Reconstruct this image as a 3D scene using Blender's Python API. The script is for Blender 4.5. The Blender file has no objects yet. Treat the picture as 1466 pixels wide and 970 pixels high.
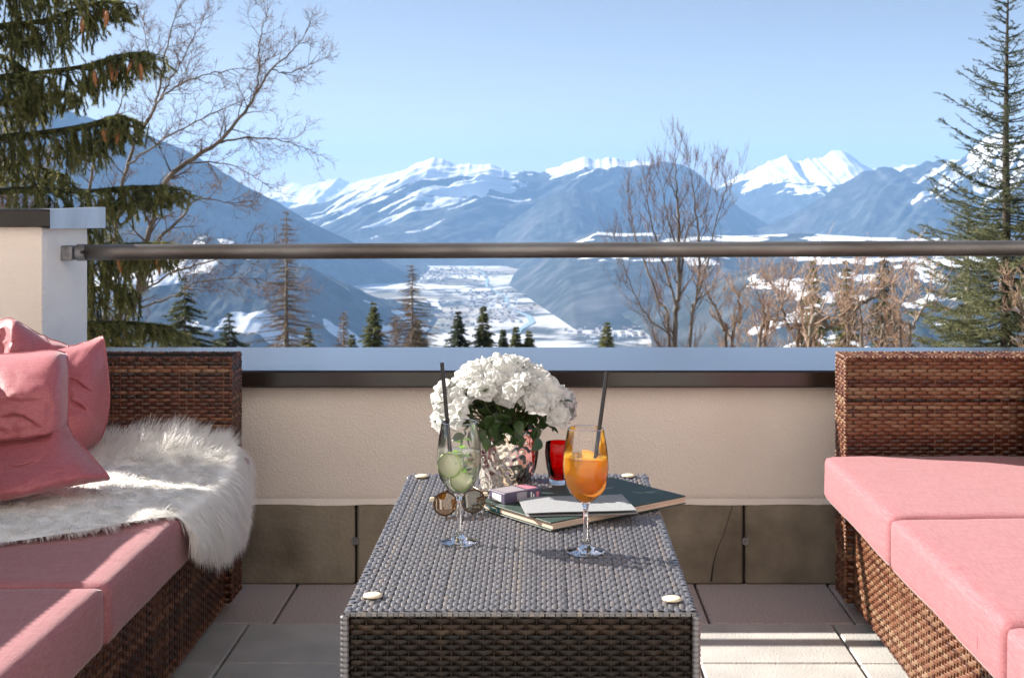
import bpy, math, random
import numpy as np
from mathutils import Vector, Matrix, noise as mnoise

sc = bpy.context.scene
col = sc.collection
R = math.radians

# ---------------------------------------------------------------- camera, light, exposure
F = 1900.0                      # focal length in photo pixels
CX, CY, H = 777.0, 276.0, 1.18  # principal point, eye height
cam_data = bpy.data.cameras.new('camera')
cam = bpy.data.objects.new('camera', cam_data)
col.objects.link(cam)
cam.location = (0, 0, H)
cam.rotation_euler = (R(90), 0, 0)
cam_data.sensor_width = 36.0
cam_data.lens = 36.0 * F / 1466.0
cam_data.shift_x = -(CX - 733.0) / 1466.0
cam_data.shift_y = -(485.0 - CY) / 1466.0
cam_data.clip_start = 0.05
cam_data.clip_end = 200000.0
cam_data.dof.use_dof = True
cam_data.dof.focus_distance = 2.6
cam_data.dof.aperture_fstop = 15.0
sc.camera = cam

SUN_EL = R(30.1)
SUN_DIR = Vector((-1.6, 0.648, 0)).normalized() * math.cos(SUN_EL) + Vector((0, 0, math.sin(SUN_EL)))
w = bpy.data.worlds.new('World')
sc.world = w
w.use_nodes = True
nt = w.node_tree
bg = nt.nodes['Background']
sky = nt.nodes.new('ShaderNodeTexSky')
sky.sky_type = 'NISHITA'
sky.sun_disc = False
sky.sun_elevation = SUN_EL
sky.sun_rotation = math.atan2(SUN_DIR.x, SUN_DIR.y)
sky.altitude = 4000
sky.air_density = 1.0
sky.dust_density = 2.2
sky.ozone_density = 2.6
tint = nt.nodes.new('ShaderNodeMix')
tint.data_type = 'RGBA'
tint.blend_type = 'MULTIPLY'
tint.inputs['Factor'].default_value = 1.0
tint.inputs['B'].default_value = (1.27, 0.91, 0.70, 1)
nt.links.new(sky.outputs[0], tint.inputs['A'])
nt.links.new(tint.outputs['Result'], bg.inputs[0])
bg.inputs[1].default_value = 0.05
sun_d = bpy.data.lights.new('sun', 'SUN')
sun_d.energy = 3.8
sun_d.angle = R(0.5)
sun_d.color = (1.0, 0.93, 0.84)
sun_o = bpy.data.objects.new('sun', sun_d)
sun_o.rotation_euler = SUN_DIR.to_track_quat('Z', 'Y').to_euler()
col.objects.link(sun_o)
sc.view_settings.view_transform = 'Standard'
sc.view_settings.look = 'None'
sc.view_settings.exposure = 1.82
sc.view_settings.gamma = 1.0
sc.render.engine = 'CYCLES'
sc.cycles.use_denoising = True
sc.cycles.max_bounces = 10
sc.cycles.diffuse_bounces = 7
sc.cycles.glossy_bounces = 4
sc.cycles.transmission_bounces = 8
sc.cycles.transparent_max_bounces = 16
sc.cycles.volume_bounces = 1
sc.cycles.sample_clamp_indirect = 6.0


def P(px, py, Y):
    """world point seen at photo pixel (px, py) at distance Y"""
    return Vector(((px - CX) / F * Y, Y, H - (py - CY) / F * Y))


# ---------------------------------------------------------------- helpers
class MB:
    def __init__(s):
        s.v, s.f, s.t, s.tone = [], [], [], 0.5

    def vert(s, p):
        s.v.append((p[0], p[1], p[2]))
        s.t.append(s.tone)
        return len(s.v) - 1

    def face(s, *ps):
        i = len(s.v)
        for p in ps:
            s.vert(p)
        s.f.append(tuple(range(i, i + len(ps))))

    def box(s, a, b):
        x0, y0, z0 = a
        x1, y1, z1 = b
        i = len(s.v)
        for p in ((x0, y0, z0), (x1, y0, z0), (x1, y1, z0), (x0, y1, z0), (x0, y0, z1), (x1, y0, z1), (x1, y1, z1), (x0, y1, z1)):
            s.vert(p)
        for q in ((0, 3, 2, 1), (4, 5, 6, 7), (0, 1, 5, 4), (1, 2, 6, 5), (2, 3, 7, 6), (3, 0, 4, 7)):
            s.f.append(tuple(i + k for k in q))

    def bbox(s, a, b, r=0.004):
        """box with chamfered edges"""
        x0, y0, z0 = a
        x1, y1, z1 = b
        o = []
        for (z, d) in ((z0, r), (z0 + r, 0), (z1 - r, 0), (z1, r)):
            X0, X1, Y0, Y1 = x0 + d, x1 - d, y0 + d, y1 - d
            c = r if d == 0 else r * .5
            ring = [(X0 + c, Y0, z), (X1 - c, Y0, z), (X1, Y0 + c, z), (X1, Y1 - c, z), (X1 - c, Y1, z), (X0 + c, Y1, z), (X0, Y1 - c, z), (X0, Y0 + c, z)]
            o.append([s.vert(p) for p in ring])
        for a_, b_ in zip(o, o[1:]):
            for k in range(8):
                s.f.append((a_[k], a_[(k + 1) % 8], b_[(k + 1) % 8], b_[k]))
        s.f.append(tuple(reversed(o[0])))
        s.f.append(tuple(o[-1]))

    def tube(s, pts, rad, n=6, cap=True):
        pts = [Vector(p) for p in pts]
        if not hasattr(rad, '__len__'):
            rad = [rad] * len(pts)
        rings = []
        up = None
        for i, p in enumerate(pts):
            d = (pts[min(i + 1, len(pts) - 1)] - pts[max(i - 1, 0)])
            if d.length < 1e-9:
                d = Vector((0, 0, 1))
            d.normalize()
            if up is None:
                up = Vector((0, 0, 1)) if abs(d.z) < .9 else Vector((1, 0, 0))
            a = d.cross(up)
            if a.length < 1e-6:
                a = d.orthogonal()
            a.normalize()
            b = a.cross(d).normalized()
            up = b
            rings.append([s.vert(p + (a * math.cos(2 * math.pi * k / n) + b * math.sin(2 * math.pi * k / n)) * rad[i]) for k in range(n)])
        for A, B in zip(rings, rings[1:]):
            for k in range(n):
                s.f.append((A[k], A[(k + 1) % n], B[(k + 1) % n], B[k]))
        if cap:
            s.f.append(tuple(reversed(rings[0])))
            s.f.append(tuple(rings[-1]))

    def lathe(s, c, prof, n=40, fn=None, closed=False):
        """prof: list of (radius, z); c: centre of the base"""
        rings = []
        for (r, z) in prof:
            if r < 1e-6:
                rings.append([s.vert((c[0], c[1], c[2] + z))])
            else:
                ring = []
                for k in range(n):
                    a = 2 * math.pi * k / n
                    rr = r + (fn(a, z, r) if fn else 0)
                    ring.append(s.vert((c[0] + rr * math.cos(a), c[1] + rr * math.sin(a), c[2] + z)))
                rings.append(ring)
        pairs = list(zip(rings, rings[1:]))
        if closed:
            pairs.append((rings[-1], rings[0]))
        for A, B in pairs:
            if len(A) == 1 and len(B) == 1:
                continue
            for k in range(n):
                k2 = (k + 1) % n
                if len(A) == 1:
                    s.f.append((A[0], B[k2], B[k]))
                elif len(B) == 1:
                    s.f.append((A[k], A[k2], B[0]))
                else:
                    s.f.append((A[k], A[k2], B[k2], B[k]))

    def grid(s, fn, nu, nv):
        idx = [[s.vert(fn(i / nu, j / nv)) for j in range(nv + 1)] for i in range(nu + 1)]
        for i in range(nu):
            for j in range(nv):
                s.f.append((idx[i][j], idx[i + 1][j], idx[i + 1][j + 1], idx[i][j + 1]))


def wloc(o):
    p = Vector((0, 0, 0))
    while o is not None:
        p = p + o.location
        o = o.parent
    return p


def obj(name, mb, m, parent=None, smooth=False, kind=None, label=None):
    """links mb (world coordinates) as one mesh object"""
    me = bpy.data.meshes.new(name)
    off = wloc(parent) if parent else Vector((0, 0, 0))
    if parent:
        vs = np.array(mb.v, dtype=float).reshape(-1, 3) - np.array(off)
        vs = vs.tolist()
    else:
        vs = mb.v
    me.from_pydata(vs, [], mb.f)
    at = me.attributes.new('tone', 'FLOAT', 'POINT')
    at.data.foreach_set('value', np.array(mb.t, dtype=np.float32))
    if smooth:
        me.polygons.foreach_set('use_smooth', [True] * len(me.polygons))
    me.update()
    if m:
        me.materials.append(m)
    o = bpy.data.objects.new(name, me)
    col.objects.link(o)
    if parent:
        o.parent = parent
    if kind:
        o['kind'] = kind
    if label:
        o['label'] = label
    return o


def tag(o, label, cat=None, group=None, kind=None):
    o['label'] = label
    if cat:
        o['category'] = cat
    if group:
        o['group'] = group
    if kind:
        o['kind'] = kind
    return o


def thing(name, loc, label, cat, group=None):
    o = bpy.data.objects.new(name, None)
    o.empty_display_size = 0.05
    col.objects.link(o)
    o.location = loc
    return tag(o, label, cat, group)


def inst(src, parent, loc, rot=(0, 0, 0), scale=(1, 1, 1), name=None):
    """a copy of a mesh object sharing its data, in world coordinates"""
    o = src.copy()
    col.objects.link(o)
    o.parent = parent
    o.location = Vector(loc) - (wloc(parent) if parent else Vector((0, 0, 0)))
    o.rotation_euler = rot
    o.scale = scale
    return o


# ---------------------------------------------------------------- materials
def mat(name, c, rough=0.6, c2=None, nscale=8.0, ndetail=4.0, bump=0.0, bscale=60.0, metal=0.0, spec=0.5,
        tone=None, stretch=None, coat=0.0, sss=0.0, trans=None, contrast=(0.35, 0.65)):
    m = bpy.data.materials.new(name)
    m.use_nodes = True
    n, l = m.node_tree.nodes, m.node_tree.links
    b = n['Principled BSDF']
    b.inputs['Base Color'].default_value = (*c, 1)
    b.inputs['Roughness'].default_value = rough
    b.inputs['Metallic'].default_value = metal
    b.inputs['Specular IOR Level'].default_value = spec
    b.inputs['Coat Weight'].default_value = coat
    b.inputs['Coat Roughness'].default_value = 0.12
    tc = n.new('ShaderNodeTexCoord')
    vec = tc.outputs['Object']
    if stretch:
        mp = n.new('ShaderNodeMapping')
        mp.inputs['Scale'].default_value = stretch
        l.new(vec, mp.inputs['Vector'])
        vec = mp.outputs[0]
    cur = None
    if c2 is not None:
        nz = n.new('ShaderNodeTexNoise')
        nz.inputs['Scale'].default_value = nscale
        nz.inputs['Detail'].default_value = ndetail
        l.new(vec, nz.inputs['Vector'])
        rp = n.new('ShaderNodeMapRange')
        rp.inputs['From Min'].default_value = contrast[0]
        rp.inputs['From Max'].default_value = contrast[1]
        l.new(nz.outputs['Fac'], rp.inputs['Value'])
        mx = n.new('ShaderNodeMix')
        mx.data_type = 'RGBA'
        mx.inputs['A'].default_value = (*c, 1)
        mx.inputs['B'].default_value = (*c2, 1)
        l.new(rp.outputs[0], mx.inputs['Factor'])
        cur = mx.outputs['Result']
    if tone is not None:
        at = n.new('ShaderNodeAttribute')
        at.attribute_name = 'tone'
        rmp = n.new('ShaderNodeValToRGB')
        els = rmp.color_ramp.elements
        while len(els) < len(tone):
            els.new(0.5)
        for e, (p_, c_) in zip(els, tone):
            e.position = p_
            e.color = (*c_, 1)
        l.new(at.outputs['Fac'], rmp.inputs[0])
        if cur is not None:
            mx2 = n.new('ShaderNodeMix')
            mx2.data_type = 'RGBA'
            mx2.blend_type = 'MULTIPLY'
            mx2.inputs['Factor'].default_value = 1.0
            l.new(rmp.outputs[0], mx2.inputs['A'])
            l.new(cur, mx2.inputs['B'])
            cur = mx2.outputs['Result']
        else:
            cur = rmp.outputs[0]
    if cur is not None:
        l.new(cur, b.inputs['Base Color'])
    if bump > 0:
        nb = n.new('ShaderNodeTexNoise')
        nb.inputs['Scale'].default_value = bscale
        nb.inputs['Detail'].default_value = 5
        l.new(vec, nb.inputs['Vector'])
        bp = n.new('ShaderNodeBump')
        bp.inputs['Strength'].default_value = bump
        bp.inputs['Distance'].default_value = 0.01
        l.new(nb.outputs['Fac'], bp.inputs['Height'])
        l.new(bp.outputs[0], b.inputs['Normal'])
    if trans is not None:
        tr = n.new('ShaderNodeBsdfTranslucent')
        tr.inputs[0].default_value = (*trans[1], 1)
        if cur is not None and len(trans) > 2:
            l.new(cur, tr.inputs[0])
        ms = n.new('ShaderNodeMixShader')
        ms.inputs[0].default_value = trans[0]
        l.new(b.outputs[0], ms.inputs[1])
        l.new(tr.outputs[0], ms.inputs[2])
        l.new(ms.outputs[0], n['Material Output'].inputs[0])
    return m


def fabric(name, c, c2):
    """slubbed upholstery cloth: fine threads running along the object's x and z"""
    m = mat(name, c, rough=0.75, spec=0.25)
    n, l = m.node_tree.nodes, m.node_tree.links
    b = n['Principled BSDF']
    b.inputs['Sheen Weight'].default_value = 0.25
    b.inputs['Sheen Roughness'].default_value = 0.4
    tc = n.new('ShaderNodeTexCoord')
    outs = []
    for st in ((14, 300, 300), (260, 30, 260)):
        mp = n.new('ShaderNodeMapping')
        mp.inputs['Scale'].default_value = st
        nz = n.new('ShaderNodeTexNoise')
        nz.inputs['Scale'].default_value = 1.0
        nz.inputs['Detail'].default_value = 2
        l.new(tc.outputs['Object'], mp.inputs[0])
        l.new(mp.outputs[0], nz.inputs['Vector'])
        outs.append(nz.outputs['Fac'])
    ad = n.new('ShaderNodeMath')
    ad.operation = 'ADD'
    l.new(outs[0], ad.inputs[0])
    l.new(outs[1], ad.inputs[1])
    rp = n.new('ShaderNodeMapRange')
    rp.inputs['From Min'].default_value = 0.75
    rp.inputs['From Max'].default_value = 1.25
    l.new(ad.outputs[0], rp.inputs[0])
    mx = n.new('ShaderNodeMix')
    mx.data_type = 'RGBA'
    mx.inputs['A'].default_value = (*c, 1)
    mx.inputs['B'].default_value = (*c2, 1)
    l.new(rp.outputs[0], mx.inputs['Factor'])
    l.new(mx.outputs['Result'], b.inputs['Base Color'])
    bp = n.new('ShaderNodeBump')
    bp.inputs['Strength'].default_value = 0.25
    bp.inputs['Distance'].default_value = 0.002
    l.new(ad.outputs[0], bp.inputs['Height'])
    l.new(bp.outputs[0], b.inputs['Normal'])
    return m


def thin_glass(name, tint=(1, 1, 1), ior=1.5, extra=0.02):
    """thin-walled glass: sees straight through, reflects by Fresnel"""
    m = bpy.data.materials.new(name)
    m.use_nodes = True
    n, l = m.node_tree.nodes, m.node_tree.links
    n.remove(n['Principled BSDF'])
    fr = n.new('ShaderNodeFresnel')
    fr.inputs[0].default_value = ior
    ad = n.new('ShaderNodeMath')
    ad.operation = 'ADD'
    ad.inputs[1].default_value = extra
    l.new(fr.outputs[0], ad.inputs[0])
    t = n.new('ShaderNodeBsdfTransparent')
    t.inputs[0].default_value = (*tint, 1)
    g = n.new('ShaderNodeBsdfGlossy')
    g.inputs['Roughness'].default_value = 0.02
    ms = n.new('ShaderNodeMixShader')
    l.new(ad.outputs[0], ms.inputs[0])
    l.new(t.outputs[0], ms.inputs[1])
    l.new(g.outputs[0], ms.inputs[2])
    l.new(ms.outputs[0], n['Material Output'].inputs[0])
    return m


def solid_glass(name, c=(1, 1, 1), ior=1.5, rough=0.0):
    m = mat(name, c, rough=rough)
    b = m.node_tree.nodes['Principled BSDF']
    b.inputs['Transmission Weight'].default_value = 1.0
    b.inputs['IOR'].default_value = ior
    return m


def liquid(name, tint, body, amount):
    """cloudy drink: part clear tinted, part scattering"""
    m = thin_glass(name, tint, 1.33, 0.0)
    n, l = m.node_tree.nodes, m.node_tree.links
    out = n['Material Output']
    src = out.inputs[0].links[0].from_socket
    tr = n.new('ShaderNodeBsdfTranslucent')
    tr.inputs[0].default_value = (*body, 1)
    df = n.new('ShaderNodeBsdfDiffuse')
    df.inputs[0].default_value = (*body, 1)
    m0 = n.new('ShaderNodeMixShader')
    m0.inputs[0].default_value = 0.4
    l.new(tr.outputs[0], m0.inputs[1])
    l.new(df.outputs[0], m0.inputs[2])
    m1 = n.new('ShaderNodeMixShader')
    m1.inputs[0].default_value = amount
    l.new(src, m1.inputs[1])
    l.new(m0.outputs[0], m1.inputs[2])
    l.new(m1.outputs[0], out.inputs[0])
    return m


M = {}
WICK = [(0.0, (0.016, 0.006, 0.003)), (0.35, (0.072, 0.018, 0.008)), (0.7, (0.160, 0.060, 0.027)), (1.0, (0.24, 0.15, 0.088))]
WICK_SKYLIT = [(0.0, (0.06, 0.057, 0.064)), (0.3, (0.11, 0.107, 0.118)), (0.6, (0.15, 0.145, 0.158)), (0.85, (0.20, 0.17, 0.15)), (1.0, (0.28, 0.24, 0.21))]  # table strand tones greyed towards blue, painting in the reflected sky
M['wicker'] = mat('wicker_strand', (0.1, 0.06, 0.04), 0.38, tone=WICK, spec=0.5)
M['wicker_shade'] = mat('wicker_shade_strand', (0.02, 0.012, 0.008), 0.40, tone=[(0.0, (0.002, 0.0013, 0.001)), (0.4, (0.007, 0.0037, 0.002)), (0.75, (0.026, 0.014, 0.008)), (1.0, (0.085, 0.055, 0.032))], spec=0.35)  # table sides: shade painted in with a darker copy of the strand
M['wicker_skylit'] = mat('wicker_skylit_strand', (0.1, 0.06, 0.04), 0.35, tone=WICK_SKYLIT, spec=0.8, coat=1.0)
M['wicker_core'] = mat('wicker_core', (0.012, 0.008, 0.006), 0.8)
M['plaster'] = mat('plaster', (0.81, 0.73, 0.665), 0.9, c2=(0.75, 0.665, 0.60), nscale=3.0, bump=0.45, bscale=170)
M['white_render'] = mat('white_render', (0.93, 0.92, 0.90), 0.85, c2=(0.89, 0.88, 0.865), nscale=4, bump=0.15, bscale=40)
M['brown_metal'] = mat('brown_painted_metal', (0.014, 0.009, 0.007), 0.22, c2=(0.024, 0.016, 0.013), nscale=5, bump=0.10, bscale=5, spec=0.6, coat=0.5)
M['concrete'] = mat('stained_concrete', (0.29, 0.25, 0.19), 0.9, c2=(0.14, 0.115, 0.085), nscale=5, ndetail=8, bump=0.4, bscale=70)
M['tile_dark'] = mat('tile_mauve', (0.36, 0.30, 0.29), 0.85, c2=(0.50, 0.43, 0.41), nscale=160, ndetail=3, bump=0.3, bscale=200)
M['tile'] = mat('tile_grey', (0.50, 0.485, 0.46), 0.85, c2=(0.40, 0.39, 0.37), nscale=7, ndetail=9, bump=0.3, bscale=160)
M['grout'] = mat('joint_sand', (0.025, 0.022, 0.02), 0.95)
M['rail'] = mat('weathered_steel', (0.25, 0.24, 0.235), 0.40, c2=(0.13, 0.115, 0.105), nscale=14, ndetail=8, metal=0.6, bump=0.08, bscale=120, stretch=(0.25, 1, 1))
M['steel'] = mat('galvanised_steel', (0.33, 0.33, 0.34), 0.45, metal=0.7, c2=(0.22, 0.22, 0.22), nscale=60)
M['pink'] = fabric('pink_cloth', (0.31, 0.106, 0.122), (0.38, 0.160, 0.175))
M['pink_piping'] = mat('pink_piping', (0.36, 0.10, 0.13), 0.8)
M['rose'] = fabric('rose_cloth', (0.34, 0.082, 0.102), (0.43, 0.13, 0.15))
for k_, v_ in (('Roughness', 0.5), ('Specular IOR Level', 0.4)):
    M['rose'].node_tree.nodes['Principled BSDF'].inputs[k_].default_value = v_
M['fur'] = mat('white_fur', (0.97, 0.96, 0.94), 0.6, spec=0.3, trans=(0.5, (0.98, 0.97, 0.95)))
M['hide'] = mat('fur_hide', (0.95, 0.94, 0.92), 0.9)
M['pad'] = mat('cream_rubber', (0.72, 0.62, 0.46), 0.5)
M['black'] = mat('black_plastic', (0.012, 0.012, 0.013), 0.3)
M['glass'] = thin_glass('clear_glass')
M['glass_stem'] = solid_glass('clear_glass_stem')
M['spritz'] = liquid('orange_drink', (1.0, 0.68, 0.20), (1.0, 0.64, 0.10), 0.55)
M['lime_drink'] = liquid('pale_drink', (0.97, 0.98, 0.93), (0.97, 0.97, 0.90), 0.14)
M['orange_flesh'] = mat('orange_flesh', (0.95, 0.45, 0.05), 0.4, c2=(1.0, 0.68, 0.22), nscale=60, trans=(0.4, (1.0, 0.5, 0.08)))
M['orange_peel'] = mat('orange_peel', (0.85, 0.28, 0.02), 0.4, bump=0.2, bscale=400)
M['lime_flesh'] = mat('lime_flesh', (0.95, 0.95, 0.78), 0.4, c2=(0.98, 0.98, 0.90), nscale=70, trans=(0.5, (0.99, 0.99, 0.86)))
M['lime_peel'] = mat('lime_peel', (0.40, 0.55, 0.16), 0.4)
M['mint'] = mat('mint_leaf', (0.16, 0.42, 0.03), 0.5, c2=(0.30, 0.55, 0.07), nscale=80, trans=(0.35, (0.3, 0.6, 0.05)))
M['ice'] = thin_glass('ice', (0.97, 0.99, 0.98), 1.31, 0.05)
M['pot'] = mat('hammered_metal', (0.80, 0.74, 0.66), 0.13, metal=1.0)
M['red_glass'] = thin_glass('red_glass', (0.93, 0.05, 0.045), 1.5, 0.0)
M['leaf'] = mat('azalea_leaf', (0.022, 0.05, 0.014), 0.38, c2=(0.05, 0.095, 0.022), nscale=30, spec=0.6, trans=(0.15, (0.1, 0.22, 0.02)))
M['petal'] = mat('white_petal', (0.74, 0.74, 0.72), 0.6, trans=(0.3, (0.8, 0.8, 0.77)))
M['stem'] = mat('plant_stem', (0.09, 0.10, 0.03), 0.7)
M['soil'] = mat('potting_soil', (0.02, 0.015, 0.01), 0.95)
M['cover'] = mat('dark_green_cover', (0.035, 0.06, 0.05), 0.55, c2=(0.045, 0.07, 0.06), nscale=200, bump=0.15, bscale=300)
M['pages'] = mat('page_edges', (0.66, 0.52, 0.42), 0.8, c2=(0.55, 0.42, 0.33), nscale=1.0, stretch=(2, 2, 900))
M['card'] = mat('grey_card', (0.34, 0.35, 0.36), 0.8, c2=(0.27, 0.28, 0.30), nscale=350, bump=0.2, bscale=400)
M['card_edge'] = mat('card_edge', (0.05, 0.055, 0.06), 0.8)
M['gold'] = mat('gold_print', (0.7, 0.62, 0.45), 0.35)
M['pack'] = mat('pack_violet', (0.085, 0.07, 0.12), 0.35)
M['pack_grey'] = mat('pack_grey', (0.30, 0.27, 0.31), 0.35)
M['pack_pink'] = mat('pack_pink', (0.55, 0.2, 0.26), 0.35)
M['paper'] = mat('white_paper', (0.75, 0.75, 0.74), 0.6)
M['tortoise'] = mat('tortoiseshell', (0.03, 0.015, 0.008), 0.2, c2=(0.10, 0.045, 0.015), nscale=60)
M['amber_lens'] = thin_glass('amber_lens', (0.50, 0.22, 0.04), 1.6, 0.14)
M['smoke_lens'] = thin_glass('smoke_lens', (0.16, 0.15, 0.10), 1.6, 0.10)
M['teal'] = mat('teal_plastic', (0.02, 0.09, 0.11), 0.3)
M['bark'] = mat('bark', (0.12, 0.095, 0.075), 0.9, c2=(0.22, 0.19, 0.16), nscale=6, bump=0.4, bscale=30)
M['bark_dark'] = mat('dark_bark', (0.05, 0.04, 0.032), 0.9, c2=(0.085, 0.07, 0.055), nscale=9, bump=0.3, bscale=40)
M['bark_pale'] = mat('pale_bark', (0.23, 0.20, 0.165), 0.9, c2=(0.10, 0.085, 0.072), nscale=5, ndetail=6, bump=0.3, bscale=30)
M['twig'] = mat('twig', (0.12, 0.085, 0.07), 0.85, tone=[(0, (0.09, 0.07, 0.062)), (0.5, (0.17, 0.115, 0.095)), (1, (0.36, 0.24, 0.17))])
M['needle'] = mat('spruce_needles', (0.06, 0.075, 0.03), 0.6, tone=[(0, (0.035, 0.043, 0.020)), (0.5, (0.125, 0.138, 0.050)), (1, (0.285, 0.28, 0.105))], trans=(0.5, (0.12, 0.13, 0.04), 1))
M['needle_blue'] = mat('blue_spruce_needles', (0.05, 0.07, 0.05), 0.6, tone=[(0, (0.035, 0.05, 0.042)), (0.5, (0.105, 0.125, 0.065)), (1, (0.26, 0.26, 0.125))], trans=(0.35, (0.12, 0.14, 0.07), 1))
M['larch'] = mat('larch_twigs', (0.2, 0.14, 0.09), 0.85, tone=[(0, (0.12, 0.09, 0.065)), (0.5, (0.24, 0.175, 0.12)), (1, (0.36, 0.27, 0.18))])
M['cone'] = mat('spruce_cone', (0.30, 0.115, 0.045), 0.7, c2=(0.42, 0.19, 0.085), nscale=90)
# ---------------------------------------------------------------- landscape
def vnoise(x, y, seed=0):
    xi, yi = np.floor(x).astype(np.int64), np.floor(y).astype(np.int64)
    xf, yf = x - xi, y - yi
    u, v = xf * xf * (3 - 2 * xf), yf * yf * (3 - 2 * yf)

    def h(a, b):
        n = (a * 374761393 + b * 668265263 + seed * 974634777) & 0x7fffffff
        n = ((n ^ (n >> 13)) * 1274126177) & 0x7fffffff
        n = n ^ (n >> 16)
        return (n & 0xffff) / 65535.0
    a, b, c, d = h(xi, yi), h(xi + 1, yi), h(xi, yi + 1), h(xi + 1, yi + 1)
    return (a * (1 - u) + b * u) * (1 - v) + (c * (1 - u) + d * u) * v


def fbm(x, y, seed=0, octv=5, ridged=False):
    s, amp, tot = 0, 1.0, 0.0
    for o in range(octv):
        n = vnoise(x * 2 ** o, y * 2 ** o, seed + o * 17)
        if ridged:
            n = 1 - np.abs(2 * n - 1)
        s = s + n * amp
        tot += amp
        amp *= 0.5
    return s / tot


def sstep(a, b, x):
    t = np.clip((x - a) / (b - a), 0, 1)
    return t * t * (3 - 2 * t)


FLOOR_Z = -594.0


def terrain_mat(name, forest, forest2, rock):
    """dark forest and rock under snow; the 'tone' attribute is how much snow lies there"""
    m = mat(name, forest, 0.95, spec=0.1)
    n, l = m.node_tree.nodes, m.node_tree.links
    b = n['Principled BSDF']
    geo = n.new('ShaderNodeNewGeometry')

    def noise(scale, detail=6):
        z = n.new('ShaderNodeTexNoise')
        z.inputs['Scale'].default_value = scale
        z.inputs['Detail'].default_value = detail
        l.new(geo.outputs['Position'], z.inputs['Vector'])
        return z.outputs['Fac']

    def rng(v, a, c, lo=0.0, hi=1.0):
        r = n.new('ShaderNodeMapRange')
        r.inputs[1].default_value, r.inputs[2].default_value = a, c
        r.inputs[3].default_value, r.inputs[4].default_value = lo, hi
        l.new(v, r.inputs[0])
        return r.outputs[0]

    def mixc(f, a, c):
        x = n.new('ShaderNodeMix')
        x.data_type = 'RGBA'
        for s_, v in (('A', a), ('B', c)):
            if isinstance(v, tuple):
                x.inputs[s_].default_value = (*v, 1)
            else:
                l.new(v, x.inputs[s_])
        l.new(f, x.inputs['Factor'])
        return x.outputs['Result']
    base = mixc(rng(noise(0.012), 0.4, 0.6), forest, forest2)
    base = mixc(rng(noise(0.0016, 8), 0.55, 0.72), base, rock)
    base = mixc(rng(noise(0.006, 12), 0.50, 0.68, 0.0, 0.09), base, (0.55, 0.58, 0.62))
    at = n.new('ShaderNodeAttribute')
    at.attribute_name = 'tone'
    ad = n.new('ShaderNodeMath')
    ad.operation = 'ADD'
    l.new(at.outputs['Fac'], ad.inputs[0])
    l.new(rng(noise(0.0075, 8), 0.3, 0.7, -0.28, 0.28), ad.inputs[1])
    fin = mixc(rng(ad.outputs[0], 0.465, 0.535), base, (0.86, 0.88, 0.90))
    l.new(fin, b.inputs['Base Color'])
    return m


M['mountain'] = terrain_mat('mountain_surface', (0.022, 0.031, 0.030), (0.042, 0.048, 0.044), (0.09, 0.088, 0.09))


def ridge(label, D, pts, front, back=2500.0, base=FLOOR_Z - 12, power=1.25, amp=0.16, gully=900.0, shear=0.0,
          snow=None, seed=1, nx=360, ny=120, rough=0.012):
    pts = sorted(pts)
    px = np.linspace(pts[0][0], pts[-1][0], nx)
    cx = (px - CX) / F * D
    crest = H - (np.interp(px, [p[0] for p in pts], [p[1] for p in pts]) - CY) / F * D
    wid = cx[-1] - cx[0]
    jit = (fbm(cx / (wid * 0.03) + 50, cx * 0 + seed, seed, 5, True) - 0.55) * (crest - base) * rough * 4
    crest = crest + jit * .25
    fcol = front * np.clip((crest - base) / (np.max(crest) - base) * 1.25, .12, 1) * (1 + .5 * np.clip(1 - 1.6 * (crest - base) / (np.max(crest) - base), 0, 1) * (fbm(px / 34.0, px * 0 + seed, seed + 5, 4) - .5))
    tt = np.concatenate([np.linspace(1, 0, int(ny * .8), endpoint=False) ** 1.15, -np.linspace(0, 1, ny - int(ny * .8))])
    T, C = np.meshgrid(tt, crest)
    _, X = np.meshgrid(tt, cx)
    Y = D - np.where(T > 0, T * fcol[:, None], T * back)
    s = np.abs(T)
    prof = (1 - s) ** power
    # spurs and gullies run down the slope
    d = D - Y
    g = fbm((X + shear * d) / gully + 7, d / (gully * 3.5) + seed, seed + 3, 5, True)
    g2 = fbm(X / (gully * .25), Y / (gully * .25), seed + 9, 4)
    env = np.clip(s * 4, 0, 1) * np.clip((1 - s) * 1.6, 0, 1)
    J = np.repeat(jit[:, None], len(tt), 1)
    Z = J * .75 * np.exp(-s * 14) + base + (C - base) * (prof + amp * (g - 0.62) * env * 2.1 + amp * 0.35 * (g2 - .5) * env)
    g3 = fbm((X + shear * d) / (gully * .3) + 3, d / (gully * .9), seed + 21, 4, True)
    Z = Z + (C - base) * .075 * (g3 - .6) * np.clip(s * 9, 0, 1) * np.clip((1 - s) * 2, 0, 1)
    rel = (Z - base) / (np.max(crest) - base)
    sn = snow(X, Y, Z, rel, s, g, C) if snow is not None else np.zeros_like(Z)
    mb = MB()
    mb.v = np.stack([X, Y, Z], -1).reshape(-1, 3).tolist()
    mb.t = sn.reshape(-1).tolist()
    n2 = len(tt)
    ii = (np.arange(nx - 1)[:, None] * n2 + np.arange(n2 - 1)[None, :]).reshape(-1)
    mb.f = np.stack([ii, ii + 1, ii + n2 + 1, ii + n2], -1).tolist()
    o = obj('mountain', mb, M['mountain'], smooth=True, kind='structure')
    tag(o, label)
    return o


def snow_alt(lo, hi, k=0.5, gw=0.0, seed=5, sc_=700.0):
    def f(X, Y, Z, rel, s, g, C):
        n_ = fbm(X / sc_, Y / sc_, seed, 5)
        return sstep(lo, hi, rel + (n_ - .5) * k + (g - .55) * gw)
    return f


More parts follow.
